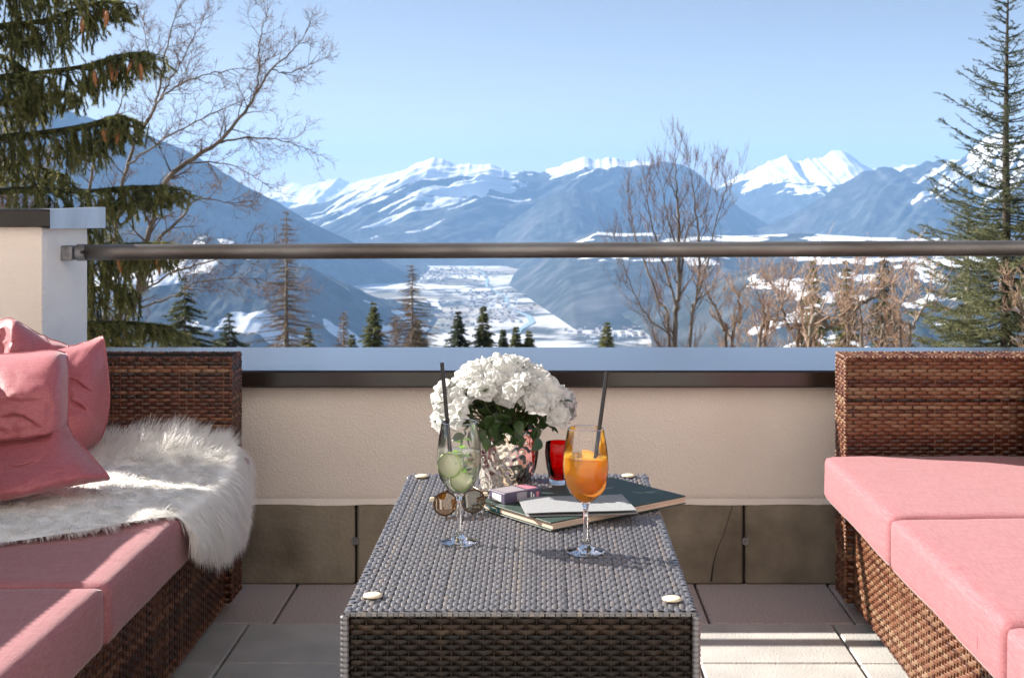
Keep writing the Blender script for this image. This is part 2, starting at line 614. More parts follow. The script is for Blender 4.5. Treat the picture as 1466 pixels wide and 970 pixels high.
# far pale chain
ridge('palest most distant snowy chain at the head of the valley', 24000,
      [(250, 300), (330, 285), (360, 288), (395, 270), (420, 262), (450, 265), (485, 253), (500, 262), (530, 256), (560, 250), (600, 252), (640, 260), (700, 290)],
      5000, snow=snow_alt(0.30, 0.55, .5, .4, 3), seed=11, amp=.2, gully=1200, rough=.02)
# far right snow peaks
ridge('bright pair of snow peaks right of the bare birch', 20000,
      [(960, 300), (1010, 280), (1030, 268), (1060, 250), (1080, 243), (1100, 232), (1125, 221), (1138, 231), (1152, 228), (1172, 227), (1192, 215), (1204, 213), (1222, 226), (1238, 238), (1262, 245), (1300, 236), (1350, 238), (1420, 250)],
      5200, snow=snow_alt(0.50, 0.66, .35, .3, 8), seed=23, amp=.22, gully=1500, rough=.012)


def snow_main(X, Y, Z, rel, s, g, C):
    px = X / Y * F + CX
    n_ = fbm((X + 1.1 * (15000 - Y)) / 330, (15000 - Y) / 1900, 41, 4)
    left = sstep(800, 690, px) * sstep(300, 520, px)
    d_ = 15000 - Y
    wv_ = 260 * (fbm(X / 700, d_ / 700, 45, 3) - .5)
    r1_ = 1 - np.abs(2 * vnoise((X + 1.05 * d_ + wv_) / 330, d_ / 2600, 47) - 1)
    r2_ = 1 - np.abs(2 * vnoise((X + 1.25 * d_ + wv_) / 120, d_ / 1100, 48) - 1)
    r3_ = vnoise((X + .8 * d_) / 45, d_ / 160, 49)
    streak = sstep(.50, .66, (r1_ * .5 + r2_ * .35 + r3_ * .15) * 1.0 + (rel - .60) * .80)
    capn = fbm(X / 420, Y / 300, 77, 4)
    cap = sstep(770, 800, px) * sstep(945, 925, px) * sstep(.13, .05, s + (capn - .5) * .12)
    few = sstep(.62, .72, fbm((X + 1.0 * (15000 - Y)) / 260, (15000 - Y) / 1500, 57, 4)) * sstep(.55, .8, rel) * .62
    return np.maximum(np.maximum(left * streak, cap), few * sstep(980, 800, px))


ridge('broad massif with diagonal snow streaks in the centre', 15000,
      [(340, 330), (400, 302), (440, 292), (470, 288), (500, 272), (530, 262), (560, 252), (590, 238), (620, 227), (640, 232), (665, 234), (690, 236), (715, 240), (735, 246), (770, 248), (800, 236), (815, 229), (835, 223), (860, 228), (900, 231), (935, 233), (960, 236), (985, 240), (1000, 250), (1020, 268), (1040, 285), (1070, 305), (1100, 322), (1160, 350)],
      4300, snow=snow_main, seed=31, amp=.26, gully=900, shear=.9, nx=560, ny=200, rough=.022)
ridge('rounded forested hill in front of the massif', 12300,
      [(640, 372), (690, 348), (740, 312), (780, 284), (805, 274), (830, 271), (855, 280), (880, 299), (900, 318), (930, 345), (960, 366)],
      2600, snow=snow_alt(1.05, 1.3, .5, .3, 9), seed=37, amp=.12, gully=700)


def snow_right(X, Y, Z, rel, s, g, C):
    px = X / Y * F + CX
    n_ = fbm((X + .8 * (13000 - Y)) / 300, (13000 - Y) / 1300, 61, 4)
    d_ = 13000 - Y
    wv_ = 240 * (fbm(X / 600, d_ / 600, 65, 3) - .5)
    r1_ = 1 - np.abs(2 * vnoise((X + .8 * d_ + wv_) / 280, d_ / 2000, 66) - 1)
    r2_ = 1 - np.abs(2 * vnoise((X + 1.0 * d_ + wv_) / 105, d_ / 900, 67) - 1)
    r3_ = vnoise((X + .6 * d_) / 42, d_ / 130, 68)
    return sstep(.52, .66, (r1_ * .5 + r2_ * .35 + r3_ * .15) * .95 + (rel - .74) * .95 + (sstep(1200, 1340, px) - .75) * .30)


ridge('snow dusted mountain behind the spruce at right', 13000,
      [(1040, 345), (1080, 330), (1110, 318), (1150, 298), (1200, 267), (1235, 247), (1260, 239), (1290, 243), (1310, 238), (1345, 229), (1380, 226), (1400, 208), (1415, 194), (1440, 190), (1466, 198), (1520, 190), (1650, 180)],
      4200, snow=snow_right, seed=43, amp=.17, gully=800, shear=.7, nx=420, ny=160, rough=.018)
ridge('blue forested mountainside descending from the left', 9000,
      [(-260, 70), (-120, 95), (0, 110), (60, 135), (100, 160), (150, 176), (180, 183), (215, 194), (265, 215), (310, 240), (350, 265), (400, 291), (450, 321), (505, 346), (545, 372), (590, 396)],
      2900, snow=snow_alt(0.9, 1.25, .75, .45, 12, 420), seed=53, amp=.13, gully=650, rough=.006)
ridge('nearer left hillside with snowy clearings', 5200,
      [(60, 300), (160, 318), (260, 332), (330, 345), (390, 362), (442, 381), (463, 394), (488, 409), (512, 427), (535, 441), (560, 462), (585, 482), (600, 492)],
      2000, snow=lambda X, Y, Z, rel, s, g, C: sstep(.60, .68, fbm(X / 190, Y / 300, 91, 5) + .05 * sstep(250, 420, X / Y * F + CX)), seed=59, amp=.10, gully=420, rough=.006)


def snow_plat(X, Y, Z, rel, s, g, C):
    px = X / Y * F + CX
    n_ = fbm(X / 210, Y / 190, 83, 6)
    top = sstep(.16, .04, s) * sstep(870, 900, px)
    return np.maximum(sstep(.50, .60, n_ + .10 * top) * sstep(.55, .75, rel), 0) + sstep(.64, .70, n_) * .4 * sstep(900, 1000, px)


ridge('forested slope and snowy plateau right of the river', 8600,
      [(728, 408), (745, 396), (760, 386), (790, 362), (811, 346), (848, 332), (894, 334), (960, 333), (1050, 338), (1150, 334), (1250, 340), (1350, 342), (1466, 345), (1650, 340)],
      2900, power=.85, snow=snow_plat, seed=67, amp=.10, gully=600, nx=420, ny=160, rough=.004)
ridge('near wooded terrace with long snow fields at right', 4300,
      [(930, 480), (990, 440), (1040, 400), (1100, 378), (1180, 372), (1260, 369), (1350, 370), (1466, 372), (1650, 372)],
      1500, power=.8, snow=lambda X, Y, Z, rel, s, g, C: np.maximum(sstep(.07, .02, s + .08 * (fbm(X / 160, Y / 90, 21, 3) - .5)) * sstep(1130, 1190, X / Y * F + CX), sstep(.60, .67, fbm(X / 110, Y / 100, 19, 6)) * sstep(1030, 1110, X / Y * F + CX)),
      seed=71, amp=.08, gully=300, rough=.004)

# valley floor: one sheet to beyond the horizon
vm = mat('valley_fields', (0.5, 0.5, 0.5), 0.95, spec=0.1)
n_, l_ = vm.node_tree.nodes, vm.node_tree.links
geo_ = n_.new('ShaderNodeNewGeometry')
mp_ = n_.new('ShaderNodeMapping')
mp_.inputs['Scale'].default_value = (0.0030, 0.0022, 0.003)
mp_.inputs['Rotation'].default_value = (0, 0, 0.4)
l_.new(geo_.outputs['Position'], mp_.inputs[0])
vo_ = n_.new('ShaderNodeTexVoronoi')
vo_.inputs['Scale'].default_value = 1.0
l_.new(mp_.outputs[0], vo_.inputs['Vector'])
rp_ = n_.new('ShaderNodeValToRGB')
rp_.color_ramp.interpolation = 'CONSTANT'
e_ = rp_.color_ramp.elements
for p_, c_ in ((0.0, (0.66, 0.67, 0.69)), (0.25, (0.34, 0.31, 0.26)), (0.40, (0.58, 0.57, 0.56)), (0.58, (0.24, 0.225, 0.19)), (0.70, (0.46, 0.42, 0.37)), (0.84, (0.74, 0.75, 0.76))):
    if p_ == 0.0:
        e_[0].color = (*c_, 1)
    else:
        q_ = e_.new(p_)
        q_.color = (*c_, 1)
e_[-1].color = (0.74, 0.75, 0.76, 1)
sx_ = n_.new('ShaderNodeSeparateColor')
l_.new(vo_.outputs['Color'], sx_.inputs[0])
l_.new(sx_.outputs[0], rp_.inputs[0])
nz_ = n_.new('ShaderNodeTexNoise')
nz_.inputs['Scale'].default_value = 0.0028
nz_.inputs['Detail'].default_value = 9
nz_.inputs['Roughness'].default_value = 0.62
l_.new(geo_.outputs['Position'], nz_.inputs['Vector'])
mr_ = n_.new('ShaderNodeMapRange')
mr_.inputs[1].default_value, mr_.inputs[2].default_value = 0.50, 0.58
l_.new(nz_.outputs['Fac'], mr_.inputs[0])
mx_ = n_.new('ShaderNodeMix')
mx_.data_type = 'RGBA'
mx_.inputs['B'].default_value = (0.07, 0.075, 0.07, 1)
l_.new(rp_.outputs[0], mx_.inputs['A'])
l_.new(mr_.outputs[0], mx_.inputs['Factor'])
l_.new(mx_.outputs['Result'], n_['Principled BSDF'].inputs['Base Color'])
mb = MB()
mb.face((-32000, -14000, FLOOR_Z), (32000, -14000, FLOOR_Z), (32000, 34000, FLOOR_Z), (-32000, 34000, FLOOR_Z))
tag(obj('valley_floor', mb, vm, kind='structure'), 'snowy patchwork valley floor below the terrace')

# river
rv = mat('river_water', (0.30, 0.42, 0.47), 0.95, spec=0.05)
mb = MB()
rp2 = [(672, 380, 3), (690, 390, 3), (698, 400, 4), (696, 410, 4), (712, 419, 5), (726, 426, 5), (724, 436, 6), (738, 445, 8), (757, 453, 9), (762, 462, 9), (744, 472, 8), (737, 483, 8), (742, 496, 9), (735, 512, 10)]
rows = []
for i, (a, b_, wd) in enumerate(rp2):
    Yr = (FLOOR_Z - H) * -F / (b_ - CY)
    for dx in (-wd * .5, wd * .5):
        q = P(a + dx, b_, Yr)
        q.z = FLOOR_Z + 3
        rows.append(mb.vert(q))
for i in range(len(rp2) - 1):
    mb.f.append((rows[2 * i], rows[2 * i + 1], rows[2 * i + 3], rows[2 * i + 2]))
tag(obj('river', mb, rv, kind='structure'), 'pale river winding along the foot of the forested slope')

# scattered valley villages (too far to pick out the houses)
rng = random.Random(5)
mb = MB()
for (vx, vy, n0, sx, sy) in ((650, 392, 150, 70, 8), (690, 430, 140, 45, 12), (600, 400, 90, 40, 8), (725, 450, 90, 25, 10), (640, 455, 70, 40, 12), (870, 478, 60, 50, 10), (560, 388, 60, 40, 4)):
    for k in range(n0):
        a, b_ = rng.gauss(vx, sx * .6), rng.gauss(vy, sy * .6)
        if b_ < 378:
            continue
        Yr = (FLOOR_Z - H) * -F / (b_ - CY)
        q = P(a, b_, Yr)
        w_, d_, h_ = rng.uniform(9, 22), rng.uniform(9, 18), rng.uniform(6, 12)
        mb.tone = rng.random()
        x, y = q.x, q.y
        mb.box((x, y, FLOOR_Z), (x + w_, y + d_, FLOOR_Z + h_))
        mb.face((x, y, FLOOR_Z + h_), (x + w_, y, FLOOR_Z + h_), (x + w_, y + d_ / 2, FLOOR_Z + h_ + 4), (x, y + d_ / 2, FLOOR_Z + h_ + 4))
        mb.face((x, y + d_ / 2, FLOOR_Z + h_ + 4), (x + w_, y + d_ / 2, FLOOR_Z + h_ + 4), (x + w_, y + d_, FLOOR_Z + h_), (x, y + d_, FLOOR_Z + h_))
M['village'] = mat('village_walls', (0.5, 0.5, 0.5), 0.9, tone=[(0, (0.30, 0.22, 0.18)), (0.4, (0.55, 0.5, 0.45)), (1, (0.8, 0.8, 0.8))])
tag(obj('village', mb, M['village']), 'tiny houses of valley villages scattered over the fields', 'village', kind='stuff')

# near hillside below the terrace
gm = mat('hillside_ground', (0.14, 0.115, 0.075), 0.95, c2=(0.62, 0.63, 0.65), nscale=0.12, ndetail=9, contrast=(.5, .58))


def gz(x, y):
    return -2.2 - 0.25 * (max(y, 0) - 6) if y > 6 else -2.2


mb = MB()
ys = [-400, -20, 6, 10, 16, 26, 45, 80, 150, 300, 600, 1200, 2420]
xs = [-1600, -600, -200, -80, -30, -10, 0, 10, 30, 80, 200, 600, 1600]
id_ = {}
for i, x in enumerate(xs):
    for j, y in enumerate(ys):
        id_[i, j] = mb.vert((x, y, gz(x, y)))
for i in range(len(xs) - 1):
    for j in range(len(ys) - 1):
        mb.f.append((id_[i, j], id_[i + 1, j], id_[i + 1, j + 1], id_[i, j + 1]))
tag(obj('hillside', mb, gm, kind='structure'), 'steep grassy hillside falling away behind the parapet')

# air: a closed box of thin pale haze round everything
mb = MB()
mb.box((-33000, -15000, FLOOR_Z - 60), (33000, 35000, 1090))
hz = bpy.data.materials.new('haze')
hz.use_nodes = True
n_, l_ = hz.node_tree.nodes, hz.node_tree.links
n_.remove(n_['Principled BSDF'])
pv = n_.new('ShaderNodeVolumePrincipled')
pv.inputs['Color'].default_value = (0.32, 0.58, 1.0, 1)
pv.inputs['Density'].default_value = 5.0e-5
pv.inputs['Anisotropy'].default_value = 0.0
l_.new(pv.outputs[0], n_['Material Output'].inputs['Volume'])
tag(obj('haze', mb, hz), 'thin blue winter haze filling the valley air', kind='stuff')

# ---------------------------------------------------------------- terrace
FY_ = -1.7            # added, unseen house wall behind the viewer, bouncing sunlight
WY = 4.02            # front face of the parapet wall
fl = MB()
fl.box((-3.2, FY_ - .2, -0.30), (3.2, WY + .5, -0.045))
floor = obj('terrace_floor', fl, M['grout'], kind='structure')
tag(floor, 'terrace floor of mauve and grey concrete paving slabs')


def tile_mesh(wd, dp, m, seed):
    t = MB()
    r_ = random.Random(seed)
    t.bbox((-wd / 2, -dp / 2, -0.045), (wd / 2, dp / 2, 0.0), 0.004)
    return t, m


rng = random.Random(3)
row_y = [(3.642, 4.015, .059, 'tile_dark', False), (3.334, 3.638, -.006, 'tile', False)]
y1 = 3.330
while y1 > FY_ + .35:
    row_y.append((y1 - .396, y1, -.006, 'tile', True))
    y1 -= .40
protos = {}
for (ya, yb, ox, mk, _) in row_y:
    k0 = int(-3.0 / .4)
    for k in range(k0, -k0):
        xa, xb = ox + k * .4 + .0035, ox + (k + 1) * .4 - .0035
        key = (round(yb - ya, 3), mk, (k + int(yb * 10)) % 1)
        if key not in protos:
            t, mm = tile_mesh(xb - xa, yb - ya, mk, 1)
            o = obj('tile', t, M[mk], floor)
            protos[key] = o
            o.location = ((xa + xb) / 2, (ya + yb) / 2, rng.uniform(-.0015, .001))
        else:
            inst(protos[key], floor, ((xa + xb) / 2, (ya + yb) / 2, rng.uniform(-.0015, .0012)), (rng.uniform(-.002, .002), rng.uniform(-.002, .002), 0))

# parapet wall
CAPZ, CAPF, CAPB = 0.648, 3.975, 4.58
pw = thing('parapet_wall', (0, 4.3, 0), 'low beige rendered parapet wall with dark metal coping behind the table', 'wall')
mb = MB()


def plaster_front(x0, x1, z0, z1, y, seed):
    """gently uneven hand-floated face"""
    nx_, nz_2 = int((x1 - x0) / .06), max(3, int((z1 - z0) / .06))
    mb.grid(lambda u, v: (x0 + u * (x1 - x0), y - .0035 * mnoise.noise(Vector(((x0 + u * (x1 - x0)) * 3, v * 2.1, seed))), z0 + v * (z1 - z0)), nx_, nz_2)


plaster_front(-3.2, 3.2, 0.238, CAPZ - .03, WY + .006, 1.0)
mb.box((-3.2, WY + .02, 0.0), (3.2, CAPB - .05, CAPZ - .03))
obj('plaster', mb, M['plaster'], pw, smooth=False)
mb = MB()
mb.bbox((-3.2, CAPF, CAPZ - .052), (3.2, CAPB, CAPZ), .006)
cap = obj('coping', mb, M['brown_metal'], pw)
mb = MB()
for xs_ in (-1.9, 0.02, 1.95):
    mb.bbox((xs_ - .02, CAPF - .002, CAPZ - .054), (xs_ + .02, CAPB - .01, CAPZ + .002), .001)
# base slabs
px_ = [-3.2, -1.733, -.563, .607, 1.777, 3.2]
for i, (a, b_) in enumerate(zip(px_, px_[1:])):
    mb = MB()
    mb.bbox((a + .004, WY - .022, 0.001), (b_ - .004, WY + .012, 0.243 + (.003 if i % 2 else 0)), .006)
    if i == 3:
        pass
    obj('base_panel', mb, M['concrete'], pw)
mb = MB()
for a, b_ in zip(px_, px_[1:]):
    mb.box((a - .004, WY + .0, 0.0), (a + .004, WY + .011, .236))
obj('panel_joint', mb, M['grout'], pw)
for x in (-.565, .611):
    mb = MB()
    mb.tube([(x, WY - .022, .132), (x, WY - .028, .132)], [.013, .011], 14)
    mb.tube([(x, WY - .028, .132), (x, WY - .033, .132)], [.006, .005], 8)
    obj('fixing_bolt', mb, M['steel'], pw)
# crack in the slab right of the table
mb = MB()
cr = [(1049, 722), (1042, 745), (1036, 765), (1027, 785), (1021, 808), (1018, 832)]
wd = [.8, 1.0, .9, 1.2, 2.0, 3.2]
pa = [P(a, b_, WY - .0235) for a, b_ in cr]
for k in range(len(pa) - 1):
    a, b_ = pa[k], pa[k + 1]
    mb.face(a + Vector((-wd[k] * .001, 0, 0)), a + Vector((wd[k] * .001, 0, 0)), b_ + Vector((wd[k + 1] * .001, 0, 0)), b_ + Vector((-wd[k + 1] * .001, 0, 0)))
obj('crack', mb, M['grout'], pw)

# ragged lower lip of the plaster
mb = MB()
nst = 240
lo_ = [.243 - .0075 * max(0, mnoise.noise(Vector((k * .11, 4, 1)))) - .003 * abs(mnoise.noise(Vector((k * .7, 9, 1)))) for k in range(nst + 1)]
for k in range(nst):
    xa, xb = -3.1 + 6.2 * k / nst, -3.1 + 6.2 * (k + 1) / nst
    mb.face((xa, WY - .0245, lo_[k]), (xb, WY - .0245, lo_[k + 1]), (xb, WY - .004, .256), (xa, WY - .004, .256))
    mb.face((xa, WY - .0245, lo_[k]), (xa, WY - .010, lo_[k]), (xb, WY - .010, lo_[k + 1]), (xb, WY - .0245, lo_[k + 1]))
obj('plaster_lip', mb, M['plaster'], pw)

# pillar at left
PX1 = (62 - CX) / F * 3.96
PZ = 1.13
pl = thing('wall_pier', (PX1 - .6, 4.2, 0), 'tall beige wall pier with white side at left edge', 'wall')
mb = MB()
mb.box((-3.2, 3.96, 0), (PX1 - .004, 4.34, PZ - .05))
plaster_front(-3.2, PX1 - .002, .24, PZ - .05, 3.958, 9.0)
obj('plaster', mb, M['plaster'], pl)
mb = MB()
yb_ = 4.34
mb.grid(lambda u, v: (PX1 + .002 * mnoise.noise(Vector((u * 4, v * 9, 3))) - .003 * (u < .01) * (1 + mnoise.noise(Vector((v * 30, 0, 7)))), 3.955 + u * (yb_ - 3.955), CAPZ + v * (PZ - .05 - CAPZ)), 12, 40)
mb.box((PX1 - .004, 3.965, CAPZ + .001), (PX1 - .003, yb_, PZ - .05))
obj('white_side', mb, M['white_render'], pl)
mb = MB()
cx1 = (72 - CX) / F * 3.93
mb.bbox((-3.2, 3.93, PZ - .052), (cx1, 4.385, PZ), .004)
obj('coping', mb, M['brown_metal'], pl)
mb = MB()
mb.face((cx1 + .0005, 3.926, PZ - .056), (cx1 + .012, 4.39, PZ - .066), (cx1 + .012, 4.39, PZ + .003), (cx1 + .0005, 3.926, PZ + .001))
mb.face((cx1 - .03, 3.926, PZ + .002), (cx1 + .0005, 3.926, PZ + .001), (cx1 + .012, 4.39, PZ + .003), (cx1 - .03, 4.39, PZ + .003))
mb.face((cx1 + .0005, 3.926, PZ - .056), (cx1 + .012, 4.39, PZ - .066), (cx1 - .03, 4.39, PZ - .066), (cx1 - .03, 3.926, PZ - .056))
M['zinc'] = mat('zinc_sheet', (0.62, 0.63, 0.65), 0.32, metal=0.85, c2=(0.50, 0.51, 0.53), nscale=9, bump=.05, bscale=12)
obj('coping_end_cap', mb, M['zinc'], pl)

# handrail
RY = 4.13
hr = thing('handrail', tuple(P(110, 361, RY)), 'single weathered steel pipe handrail above the parapet', 'railing')
mb = MB()
a, b_ = P(123, 361.0, RY), P(1640, 354.3, RY)
mb.tube([a.lerp(b_, k / 30) for k in range(31)], .0242, 20)
obj('pipe', mb, M['rail'], hr, smooth=True)
mb = MB()
q = P(112, 361.5, RY)
mb.tube([P(111, 361.3, RY), P(124, 361.3, RY)], .0262, 20)
mb.bbox((PX1 - .002, RY - .03, q.z - .024), (q.x - .01, RY + .03, q.z + .022), .003)
obj('bracket', mb, M['steel'], hr)
mb = MB()
q = P(118, 361, RY - .027)
mb.tube([q + Vector((0, .004, 0)), q + Vector((0, -.006, 0))], [.007, .006], 6)
obj('screw', mb, M['black'], hr)

# unseen house wall, added to bounce sunlight into the shaded terrace
fc = thing('bounce_wall', (0, FY_, 0), 'tall cream rendered house wall added unseen behind the viewer to bounce sunlight', 'wall')
M['cream'] = mat('cream_render', (0.88, 0.82, 0.74), 0.9, c2=(0.84, 0.78, 0.70), nscale=2, bump=.3, bscale=60)
M['door_glass'] = mat('door_glass', (0.03, 0.035, 0.04), 0.05, spec=0.8)
mb = MB()
storeys = ((.05, 2.25), (3.2, 4.7), (6.2, 7.7))
zs = [-.3] + [e for s_ in storeys for e in s_] + [9.6]
for k in range(0, len(zs), 2):
    mb.box((-13, FY_ - .35, zs[k]), (13, FY_, zs[k + 1]))
wins = [-10.8, -7.2, -3.6, 3.6, 7.2, 10.8]
edges = [-13.0] + [e for wx in wins for e in (wx - .5, wx + .5)] + [13.0]
for z0, z1 in storeys:
    for k in range(0, len(edges), 2):
        mb.box((edges[k], FY_ - .35, z0), (edges[k + 1], FY_, z1))
obj('wall', mb, M['cream'], fc)
for z0, z1 in storeys:
    for wx in wins:
        w_ = MB()
        for q in ((wx - .5, z0, wx - .43, z1), (wx + .43, z0, wx + .5, z1), (wx - .43, z0, wx + .43, z0 + .07), (wx - .43, z1 - .07, wx + .43, z1), (wx - .03, z0 + .07, wx + .03, z1 - .07)):
            w_.box((q[0], FY_ - .22, q[1]), (q[2], FY_ - .12, q[3]))
        fr_ = obj('window', w_, M['white_render'], fc)
        w_ = MB()
        w_.box((wx - .43, FY_ - .19, z0 + .07), (wx + .43, FY_ - .17, z1 - .07))
        obj('pane', w_, M['door_glass'], fr_)
def rv(r_, s=1.0):
    return Vector((r_.uniform(-s, s), r_.uniform(-s, s), r_.uniform(-s, s)))


# ---------------------------------------------------------------- woven furniture
def weave(mb, O, u, v, L, W, sw, sp, amp, rg, tones, stake_r=0.0016, samp=4, core=None, skip_stakes=False, wob=0.0009):
    """flat strips running along u, stacked along v, passing over and under stakes spaced sp; n = u x v points out"""
    O, u, v = Vector(O), Vector(u), Vector(v)
    n = u.cross(v).normalized()
    ns = max(1, round(L / sp))
    sp = L / ns
    nr = max(1, round(W / sw))
    sw = W / nr
    prof = ((-.47, -.0), (-.30, .75), (.30, .75), (.47, -.0))
    bul = sw * .16
    for j in range(nr):
        mb.tone = min(1, max(0, tones(j / nr, rg)))
        ph = (j % 2) * math.pi + math.pi * .5
        vc = (j + .5) * sw + rg.uniform(-wob, wob)
        rows_ = []
        m_ = ns * samp
        t0_ = mb.tone
        for i in range(m_ + 1):
            mb.tone = min(1, max(0, t0_ + .30 * mnoise.noise(Vector((i * .09, j * 3.7, sw * 999)))))
            s_ = i / m_ * L
            a = math.cos(math.pi * s_ / sp + ph - math.pi * .5)
            a = math.copysign(abs(a) ** .7, a) * amp
            jw = rg.uniform(-wob, wob) * .6
            rows_.append([mb.vert(O + u * s_ + v * (vc + jw + q[0] * sw) + n * (a + q[1] * bul)) for q in prof])
        for A, B in zip(rows_, rows_[1:]):
            for k in range(3):
                mb.f.append((A[k], B[k], B[k + 1], A[k + 1]))
    if not skip_stakes:
        for i in range(ns + 1):
            mb.tone = min(1, max(0, rg.gauss(.45, .22)))
            c = O + u * (i * sp)
            mb.tube([c, c + v * W], stake_r, 4, cap=False)
    if core is not None:
        d = -(amp + .003)
        core.face(O + n * d, O + u * L + n * d, O + u * L + v * W + n * d, O + v * W + n * d)


def tn(mu, sd):
    return lambda f, r_: r_.gauss(mu, sd)


# ---- coffee table
TX0, TX1, TY0, TY1, TZ = -.303, .235, 2.030, 3.02, .54
tb = thing('coffee_table', ((TX0 + TX1) / 2, (TY0 + TY1) / 2, 0), 'long box shaped woven rattan coffee table carrying flowers and drinks', 'table')
rg = random.Random(11)
core = MB()
mb = MB()
# top: strips run away from the viewer
weave(mb, (TX1, TY0, TZ - .002), (0, 1, 0), (-1, 0, 0), TY1 - TY0, TX1 - TX0, .0082, .0150, .0028, rg, tn(.52, .09), core=core)
obj('woven_top', mb, M['wicker_skylit'], tb, smooth=True, kind='stuff')
mb = MB()
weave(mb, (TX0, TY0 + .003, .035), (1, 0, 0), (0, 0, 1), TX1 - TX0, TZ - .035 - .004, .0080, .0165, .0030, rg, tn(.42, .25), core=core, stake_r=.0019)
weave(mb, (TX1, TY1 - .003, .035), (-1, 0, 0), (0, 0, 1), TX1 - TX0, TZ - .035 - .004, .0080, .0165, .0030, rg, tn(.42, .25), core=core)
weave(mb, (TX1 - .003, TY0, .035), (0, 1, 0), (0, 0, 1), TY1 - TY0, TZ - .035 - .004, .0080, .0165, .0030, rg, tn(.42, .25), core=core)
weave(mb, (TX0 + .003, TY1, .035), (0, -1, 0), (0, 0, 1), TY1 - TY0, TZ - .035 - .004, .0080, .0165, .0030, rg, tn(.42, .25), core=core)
obj('woven_side', mb, M['wicker_shade'], tb, smooth=True, kind='stuff')
obj('frame', core, M['wicker_core'], tb)
# wrapped edge at the rim
mb = MB()
for (a, b_) in (((TX0, TY0), (TX1, TY0)), ((TX1, TY0), (TX1, TY1)), ((TX1, TY1), (TX0, TY1)), ((TX0, TY1), (TX0, TY0))):
    a, b_ = Vector((*a, TZ - .003)), Vector((*b_, TZ - .003))
    nn = int((b_ - a).length / .0082)
    d = (b_ - a).normalized()
    out = Vector((d.y, -d.x, 0))
    for k in range(nn):
        mb.tone = min(1, max(0, rg.gauss(.5, .25)))
        c = a.lerp(b_, (k + .5) / nn) + d * rg.uniform(-.0008, .0008)
        hh = .0035 if k % 2 else .001
        wd_ = .0036
        pr = [(-.012, hh * .6), (-.004, hh), (.0012, hh - .001), (.0022, hh - .003), (.0016, -.0045)]
        q = [[mb.vert(c + d * (s_ * wd_) + out * o_ + Vector((0, 0, z_ + (0 if abs(s_) > .5 else .0007)))) for (o_, z_) in pr] for s_ in (-1, 0, 1)]
        for A, B in zip(q, q[1:]):
            for i in range(len(pr) - 1):
                mb.f.append((A[i], A[i + 1], B[i + 1], B[i]))
obj('wrapped_edge', mb, M['wicker_skylit'], tb, smooth=True, kind='stuff')
for x in (TX0, TX1):
    for y in (TY0, TY1):
        mb = MB()
        zz, rr_ = [], []
        for k in range(62):
            z_ = .033 + k * .0081
            if z_ > TZ - .010:
                break
            zz += [z_, z_ + .001, z_ + .004, z_ + .007]
            rr_ += [.0052, .0064, .0070, .0064]
        mb.tube([(x, y, z_) for z_ in zz], rr_, 10)
        obj('corner_post', mb, M['wicker_skylit'], tb, smooth=True)
for (x, y) in ((-.269, 2.100), (.203, 2.082), (-.272, 2.985), (.193, 2.99)):
    mb = MB()
    mb.lathe((x, y, TZ + .002), [(0, 0), (.0120, 0), (.0155, .001), (.0152, .003), (.011, .0045), (.004, .0040), (0, .0038)], 20)
    obj('rubber_pad', mb, M['pad'], tb, smooth=True)
for (x, y) in ((TX0 + .04, TY0 + .04), (TX1 - .04, TY0 + .04), (TX0 + .04, TY1 - .04), (TX1 - .04, TY1 - .04)):
    mb = MB()
    mb.tube([(x, y, 0), (x, y, .04)], .02, 10)
    obj('foot', mb, M['black'], tb)


# ---- sofas
def rbox(a, b, r, n=5, puff=0.0, seed=0, wob=0.0):
    """cushion: a rounded box with crowned top and soft uneven sides"""
    mb = MB()
    a, b = Vector(a), Vector(b)
    c = (a + b) / 2
    h = (b - a) / 2
    nu = [max(6, int(h[k] * 2 / .03)) for k in range(3)]
    seen = {}

    def pos(axis, sg, s_, t_):
        p = [0, 0, 0]
        k1, k2 = [(1, 2), (2, 0), (0, 1)][axis]
        p[axis] = sg
        p[k1], p[k2] = s_, t_
        q = Vector((p[0] * h[0], p[1] * h[1], p[2] * h[2]))
        core_ = Vector([max(-h[k] + r, min(h[k] - r, q[k])) for k in range(3)])
        d = q - core_
        if d.length > 1e-9:
            q = core_ + d.normalized() * r
        fx, fy = q.x / h.x, q.y / h.y
        if puff:
            q.z += puff * (1 - fx ** 2) * (1 - fy ** 4) * (1 if q.z > 0 else -.3)
        w_ = c + q
        if wob:
            nz = mnoise.noise_vector(w_ * 5 + Vector((seed, 0, 0))) * wob + mnoise.noise_vector(w_ * 14 + Vector((seed, 3, 0))) * wob * .35
            w_ = w_ + nz
        return w_

    def curve(i, n_):
        x = -1 + 2 * i / n_
        return math.sin(x * math.pi / 2) * .35 + x * .65

    def put(p):
        key = (round(p.x, 5), round(p.y, 5), round(p.z, 5))
        if key not in seen:
            seen[key] = mb.vert(p)
        return seen[key]
    for axis in range(3):
        k1, k2 = [(1, 2), (2, 0), (0, 1)][axis]
        for sg in (-1, 1):
            g = [[put(pos(axis, sg, curve(i, nu[k1]), curve(j, nu[k2]))) for j in range(nu[k2] + 1)] for i in range(nu[k1] + 1)]
            for i in range(nu[k1]):
                for j in range(nu[k2]):
                    f = (g[i][j], g[i + 1][j], g[i + 1][j + 1], g[i][j + 1])
                    f = tuple(dict.fromkeys(f))
                    if len(f) > 2:
                        mb.f.append(f if sg > 0 else tuple(reversed(f)))
    return mb


